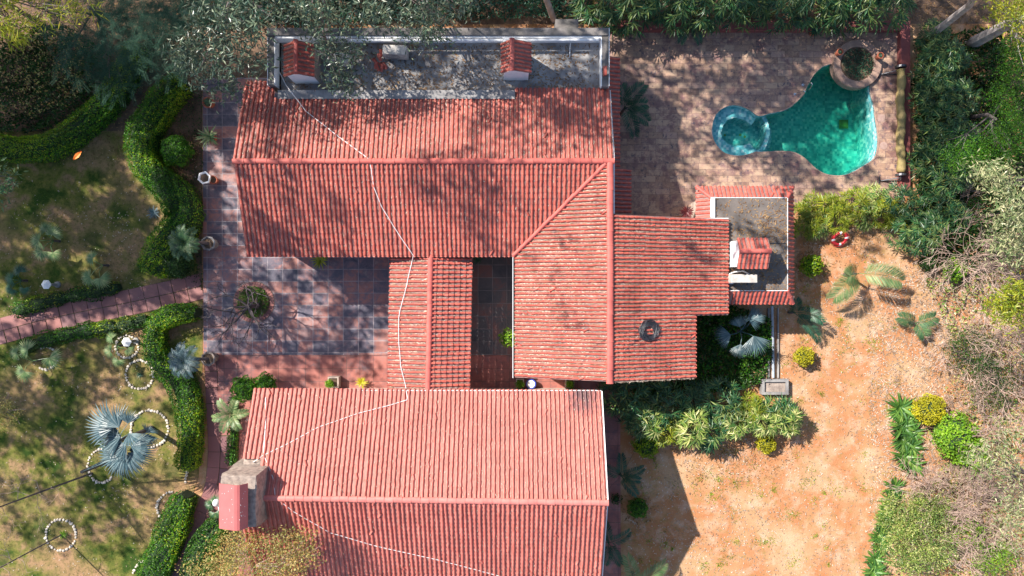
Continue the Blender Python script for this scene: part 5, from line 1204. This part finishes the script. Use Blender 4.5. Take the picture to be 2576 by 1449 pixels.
# ---- trees
def crown_pts(blobs, ncl, per, spread, rs=None):
    """blobs: (px, py, rx, ry, z0, z1); clusters of leaf positions within"""
    out = []; w = np.array([b_[2]*b_[3] for b_ in blobs], float); w /= w.sum()
    for _ in range(ncl):
        b_ = blobs[rng.choice(len(blobs), p=w)]; a = rng.random()*6.28; r_ = math.sqrt(rng.random()); z = rng.uniform(b_[4], b_[5])
        c_ = P(b_[0] + b_[2]*r_*math.cos(a), b_[1] + b_[3]*r_*math.sin(a), z); out.append(c_)
    return np.array(out)
def tree(label, base, blobs, ncl, per, mat, L=.12, W=.028, sig=.22, name='tree', trunk_r=.12, bark='bark', group=None, style='lance', limbs=6, extra=None, cat='tree'):
    x, y, _ = P(*base); o = thing(name, label, cat, (x, y, 0), group)
    C_ = crown_pts(blobs, ncl, per, sig); cen_ = C_.mean(0)
    mb = MB(); top = np.array((x + (cen_[0]-x)*.7, y + (cen_[1]-y)*.7, cen_[2]*.8)); mid = np.array((x+(cen_[0]-x)*.25, y+(cen_[1]-y)*.25, cen_[2]*.42))
    mb.tube([(x, y, 0), tuple(mid), tuple(top)], [trunk_r, trunk_r*.8, trunk_r*.5], 9)
    for i in range(limbs):
        e = C_[rng.integers(len(C_))]; s_ = mid + (top-mid)*rng.uniform(.2, 1); m_ = (s_+e)/2 + np.array((rng.normal(0, .15), rng.normal(0, .15), -.15)); mb.tube([s_, m_, e], [trunk_r*.35, trunk_r*.22, .012], 5)
        for _ in range(3):
            e2 = e + rng.normal(0, .32, 3)*np.array((1, 1, .5)); mb.tube([m_, (m_+e2)/2+rng.normal(0, .05, 3), e2], [.02, .012, .006], 4)
    mb.build('trunk', M[bark], o)
    n = ncl*per; cc = np.repeat(C_, per, 0)
    if style == 'fern':
        # pinnate fronds: leaflets along short rachises
        nf = ncl; ang = rng.random(nf)*6.28; ds = np.column_stack([np.cos(ang), np.sin(ang), rng.normal(-.1, .25, nf)]); k = per; Ps, Ds = [], []
        tt = np.linspace(0, 1, k//2)
        fl = .55
        for s_ in (-1, 1):
            sd_ = np.column_stack([-np.sin(ang), np.cos(ang), np.zeros(nf)])*s_
            Ps.append((C_[:, None, :] + ds[:, None, :]*(tt*fl)[None, :, None]).reshape(-1, 3)); Ds.append(np.repeat(unit(sd_ + ds*.4), len(tt), 0))
        Ps, Ds = np.concatenate(Ps), np.concatenate(Ds); n = len(Ps); Ps = Ps - np.array((0, 0, 1))*0
        MB().leaves(Ps, Ds, rdir(n, 2), L, W).build('crown', LF[mat], o); return o
    p = cc + rng.normal(0, sig, (n, 3))*np.array((1, 1, .7))
    if style == 'lance': d = rdir(n, -.45, .6); nr = rdir(n, .3)
    else: d = rdir(n, .0); nr = rdir(n, .7)
    MB().leaves(p, d, nr, rng.uniform(L*.7, L*1.25, n), rng.uniform(W*.8, W*1.3, n)).build('crown', LF[mat], o); return o
tree('eucalyptus with blue grey leaves hanging over the roof corner at upper left', (640, -60), [(560,60,90,70,4.5,7),(520,150,80,50,4.2,6),(600,140,70,60,4.5,6.5),(480,120,50,40,4,5.5),(560,215,60,25,4.3,5),(640,30,80,50,5,7.5)], 156, 24, 'euc', .2, .048, .2, 'eucalyptus_tree')
tree('eucalyptus limb drooping over the terrace between its chimney and air conditioners', (800, -70), [(830,60,70,50,4.5,6.5),(860,110,60,45,4.5,6),(870,165,40,30,4.3,5.2),(900,20,80,40,5,7),(870,225,35,20,4.4,4.8),(790,20,70,40,5,7),(850,190,40,30,4.3,5)], 88, 24, 'euc', .2, .048, .2, 'eucalyptus_tree')
tree('eucalyptus over the top edge above the middle of the terrace', (1020, -80), [(1010,30,70,45,4.5,7),(1060,70,50,50,4.5,6),(1130,10,90,30,5,7),(1100,80,40,30,4.5,5.5)], 61, 24, 'euc', .2, .048, .2, 'eucalyptus_tree')
tree('dark feathery leaved tree above the upper left hedge', (230, 20), [(240,50,150,80,2.2,4),(330,90,90,80,2.2,3.6),(220,150,80,60,2,3),(380,30,150,50,2.5,4),(300,190,60,50,2,2.8)], 1000, 34, 'fern', .085, .014, .2, 'feathery_tree', .1, style='fern', bark='bark')
tree('dark feathery leaved tree at the left of the roof corner', (430, 40), [(450,40,90,60,2.6,4.2),(430,130,60,70,2.2,3.2),(560,10,80,40,2.5,4)], 480, 34, 'fern', .085, .014, .2, 'feathery_tree', .09, style='fern', bark='bark')
tree('tree with drooping lime yellow leaves in the top left corner', (-60, -40), [(50,25,80,35,5,7),(150,30,60,25,5,6.5),(30,75,50,25,5,6.5),(110,75,40,20,5,6.5),(210,15,50,18,5.5,7)], 30, 24, 'bamboo_yel', .26, .035, .16, 'drooping_leaf_tree', .1, bark='bark')
tree('leafy branch tip poking in at the left edge', (-110, 470), [(15,450,28,40,3,4),(10,490,20,25,3,4)], 12, 14, 'palm', .2, .06, .15, 'broad_leaf_tree', .05, limbs=5)
tree('light feathery shrub at the left edge of the lower lawn', (-20, 1040), [(12,1045,35,35,1.5,2.5),(5,1020,25,20,1.5,2.5)], 60, 24, 'autumn', .06, .016, .1, 'feathery_shrub', .03, limbs=4)
tree('tree with yellow and rust leaves covering the lower left of the pink roof', (560, 1560), [(690,1400,110,55,3.6,5.4),(640,1440,120,40,3.4,5.4),(740,1380,50,50,4.5,5.4),(570,1400,60,55,2.6,4),(520,1430,60,30,2.4,3.6),(620,1360,40,25,3.8,4.6)], 300, 26, 'autumn', .085, .034, .18, 'autumn_leaf_tree', .06, style='round', bark='twig')
tree('tall grey trunked tree in the upper right corner with pale green leaves', (2440, 112), [(2560,20,60,30,7,9),(2600,60,40,60,6,9),(2530,30,40,20,6,7)], 70, 24, 'bamboo_yel', .14, .035, .2, 'eucalyptus_tree', .24, bark='barkp')
tree('slim grey trunked tree leaning out at the top right', (2338, 92), [(2480,-90,60,40,8,10)], 40, 20, 'euc', .15, .03, .25, 'eucalyptus_tree', .15, bark='barkp')
tree('leaning tree with fresh green feathery leaves at the right edge', (2436, 296), [(2545,240,50,60,4,6),(2560,150,40,50,5,6.5),(2500,370,70,50,2.6,4),(2560,330,50,50,3,5),(2420,390,50,40,1.8,3)], 420, 28, 'hedge', .06, .022, .16, 'feathery_tree', .08, style='round', bark='bark')
tree('tree with large pale leaves at the right edge beside the yellow bamboo', (2700, 480), [(2510,450,50,30,5,6.5),(2550,520,50,60,5,7),(2530,600,40,30,5,6),(2470,440,35,20,4.8,5.8),(2560,640,30,30,5,6)], 100, 24, 'euc_lit', .17, .04, .2, 'eucalyptus_tree', .14)
tree('tree with lime tinged drooping leaves at the middle of the right edge', (2720, 760), [(2550,790,40,30,5,6.5),(2520,765,35,22,5,6),(2560,740,30,25,5,6.5)], 55, 24, 'bamboo_yel', .18, .04, .18, 'eucalyptus_tree', .1)
tree('pale leaved tree at the lower right edge', (2720, 1250), [(2530,1180,50,30,4,5.5),(2490,1150,50,30,3.5,5),(2560,1260,35,70,4,6),(2540,1100,40,30,4,5),(2560,1350,30,50,4,5.5)], 62, 22, 'euc_lit', .16, .035, .22, 'eucalyptus_tree', .1)
tree('leafy green bush tangled in twigs at the lower right', (2290, 1330), [(2310,1360,95,80,.8,1.8),(2270,1300,60,60,.6,1.4),(2340,1280,60,45,.6,1.4)], 420, 28, 'bamboo_lit', .09, .03, .14, 'green_bush', .06, style='round', limbs=5, cat='shrub')
tree('low olive bush above the brush at the right', (2420, 900), [(2440,880,60,50,.5,1.4),(2500,960,60,60,.5,1.4)], 180, 24, 'hedge_dark', .07, .03, .15, 'olive_bush', .05, style='round', limbs=5, cat='shrub')
tree('lime green bush low in the lower right corner', (2460, 1390), [(2440,1340,40,30,.8,1.6),(2500,1400,60,40,.8,1.6)], 110, 24, 'lime', .07, .03, .15, 'lime_bush', .05, style='round', limbs=4, cat='shrub')
# dry brush
def brush(label, px, py, ang, L, r, depth, nst, group='dry leafless bushes at the right'):
    x, y, _ = P(px, py); o = thing('dry_bush', label, 'bush', (x, y, 0), group); mb = MB()
    for _ in range(nst): a = R(ang) + random.gauss(0, .55); branchy(mb, (x, y, 0), (math.cos(a), math.sin(a), random.uniform(.25, .9)), L, r, depth, .38, (2, 3), .03, rmin=.0055, sides=4, bend=.1)
    mb.build('branches', M['twig'], o); return o
for lb_, px, py, a, L in (('uppermost dry leafless bush at the right, below the pale leaves', 2440, 640, 180, .75), ('dry leafless bush spreading beside the bright green bush', 2500, 650, 200, .8), ('dry leafless bush at the right edge below the first two', 2545, 720, 150, .75),
      ('dry twiggy bush at the right edge above the lime bush', 2520, 960, 120, .7), ('long twigged dry bush right of the golden shrub', 2530, 1060, 140, .8), ('dry bush reaching over the broad leaved plants', 2330, 1230, 130, .6), ('dry twiggy bush in the lower right scrub', 2330, 1330, 100, .7),
      ('dry bush at the right edge between the pale trees', 2480, 1260, 170, .8), ('dry bush at the bottom edge under the green bush', 2300, 1430, 80, .75), ('sparse dry twigs at the bottom right corner', 2470, 1400, 120, .7), ('bare arching twigs at the yard centre right', 2440, 860, 200, .55), ('tangled dry bush just right of the lime bushes', 2480, 1110, 160, .7), ('dry bush at the right edge beside the lowest pale tree', 2540, 1330, 150, .75), ('upright dry twigs above the bottom right corner', 2400, 1290, 90, .7), ('dry bush at the right edge under the lime tinged tree', 2540, 860, 190, .7)):
    brush(lb_, px, py, a, L, .018, 5, 5)
# bare pole trees on the lower lawn
def pole(label, base, lean, h, r):
    x, y, _ = P(*base); o = thing('bare_pole_tree', label, 'tree', (x, y, 0), 'thin bare trees on the lower lawn')
    MB().tube([(x, y, 0), (x+lean[0]*.5, y+lean[1]*.5, h*.5), (x+lean[0], y+lean[1], h)], [r, r*.8, r*.45], 7).build('trunk', M['bark'], o)
    mb = MB()
    for k in range(9):
        t_ = random.uniform(.35, 1); a = random.random()*6.28; branchy(mb, (x+lean[0]*t_, y+lean[1]*t_, h*t_), (math.cos(a), math.sin(a), .4), .45, .012, 3, .5, (2, 2), .05, rmin=.004, sides=3)
    mb.build('branches', M['twig'], o)
pole('thin bare tree rising from the lower left stone ring', (155, 1345), (-1.0, -.5), 4.6, .028)
pole('thin bare tree rising from the half hidden stone ring', (232, 1190), (-1.6, -.4), 4.0, .04)

# ---- tall trees beyond the frame: their crowns shade the garden (leaf clouds 10-16 m up)
def tall(label, base, regs, gaps=(), mat='euc', L=.34, W=.15, h=(10, 14.5), seed=1, name='tall_tree'):
    """regs: (px, py, rx, ry, z of the shaded surface, cover)"""
    global rng; rng = np.random.default_rng(seed)
    C_ = []
    for (px, py, rx, ry, zs, cv) in regs:
        A = math.pi*rx*ry/SC**2*(1-zs/H)**2; k = int(-math.log(1-cv)*A/.17)
        a = rng.random(k)*6.28; r_ = np.sqrt(rng.random(k)); X = px + rx*r_*np.cos(a); Y = py + ry*r_*np.sin(a)
        ok = np.ones(k, bool)
        for gx_, gy_, gr, gr2 in gaps: ok &= ((X-gx_)/gr)**2 + ((Y-gy_)/gr2)**2 > 1
        ok &= (nz(X/64., Y/64., 1.9, seed) + .7*nz(X/64., Y/64., 4.3, seed*2)) < .62
        hh = rng.uniform(*h, k)
        for x_, y_, q, z_ in zip(X[ok], Y[ok], hh[ok], np.full(ok.sum(), zs)):
            s_ = P(x_, y_, z_)
            for _ in range(9):
                c_ = s_ + q*np.array((-SKX, SKY_, 1)); f_ = 1/(1-c_[2]/H)
                if abs(c_[0])*f_ > 21.5 or abs(c_[1])*f_ > 12.7: C_.append(c_); break
                q += 1.0
    C_ = np.array(C_); n = len(C_); per = 11
    p = np.repeat(C_, per, 0) + rng.normal(0, .2, (n*per, 3)); m_ = len(p)
    bx, by_, _ = P(*base); o = thing(name, label, 'tree', (bx, by_, 0), 'tall trees standing round the edge of the plot')
    MB().leaves(p, rdir(m_, -.4), rdir(m_, .3), rng.uniform(L*.7, L*1.2, m_), rng.uniform(W*.7, W*1.2, m_)).build('crown', LF[mat], o)
    cen_ = C_.mean(0); mb = MB(); b0 = np.array((bx, by_, 0.)); m1 = b0 + (cen_-b0)*np.array((.12, .12, .45)); top = b0 + (cen_-b0)*np.array((.6, .6, .85))
    mb.tube([b0, m1, top], [.12, .09, .04], 10)
    for i in range(14):
        e = C_[rng.integers(n)]; s_ = m1 + (top-m1)*rng.uniform(.2, 1); md = (s_+e)/2 + np.array((0, 0, .5)); mb.tube([s_, md, e], [.03, .02, .01], 4)
    mb.build('trunk', M['barkp'], o); return o
tall('tall tree outside the upper left corner', (-140, 120), [(250,560,310,220,0,.97),(110,300,200,190,0,.95),(300,260,240,180,0,.95),(120,930,220,110,0,.8)], [(255,475,55,32),(60,420,45,22),(375,410,70,90),(350,320,45,60),(445,500,55,70),(430,600,50,60),(395,670,40,40),(435,235,40,35),(110,960,40,40),(215,650,60,30),(90,640,40,20),(440,260,25,30)], seed=3)
tall('tall tree outside the left edge', (-160, 420), [(560,480,60,300,0,.72),(760,790,270,130,0,.74),(640,940,320,60,0,.5),(250,760,260,50,0,.5)], [(790,780,60,40),(560,350,26,30),(700,690,30,20)], seed=4)
tall('tall tree outside the lower left edge', (-170, 900), [(90,1090,160,75,0,.8),(250,1330,220,60,0,.5),(100,1230,160,50,0,.6),(420,1000,80,80,0,.35),(330,1220,120,60,0,.65)], seed=5)
tall('tall tree beyond the top edge above the left roof corner', (560, -90), [(720,520,140,130,3.6,.38),(700,310,110,110,3.6,.35),(900,160,240,80,3.0,.8),(540,130,140,110,5,.55)], [(780,330,40,60),(1010,250,60,60),(750,580,40,30)], seed=6)
tall('tall grey trunked tree at the top edge above the terrace', (1393, 50), [(1185,490,110,110,3.6,.7),(1380,330,190,90,3.7,.68),(1300,170,260,80,3.0,.8),(1120,300,90,40,3.8,.6),(1400,700,90,240,3.7,.12)], [(1060,340,70,70),(1300,380,40,25),(1480,380,30,30)], seed=7, L=.26, W=.11)
tall('tall tree beyond the top edge above the pool deck', (1700, -90), [(1800,170,280,120,0,.72),(1690,420,130,120,0,.68),(2050,200,180,90,0,.75),(1930,330,130,110,0,.85),(1900,620,90,90,3,.3),(2080,430,120,50,0,.7),(1750,640,60,60,3.5,.3)], [(2120,290,30,40),(2172,366,26,24),(2228,350,32,170),(1795,300,20,20),(1885,445,40,25),(1720,500,30,20)], seed=8)
tall('tall tree beyond the top right corner', (2250, -90), [(2390,260,150,230,0,.85),(2180,590,160,40,0,.45),(2450,520,120,100,0,.35),(2000,35,600,50,0,.8)], [(2228,350,36,150),(2400,250,40,40)], seed=9)
tall('tall tree beyond the top edge over the terrace corner', (980, -95), [(1000,20,450,50,0,.55),(300,60,330,110,3,.85),(1300,30,300,50,0,.7)], [(1100,60,60,30),(350,110,50,30)], seed=10)
print('objects', len(bpy.data.objects), 'faces', sum(len(o.data.polygons) for o in bpy.data.objects if o.type == 'MESH'))
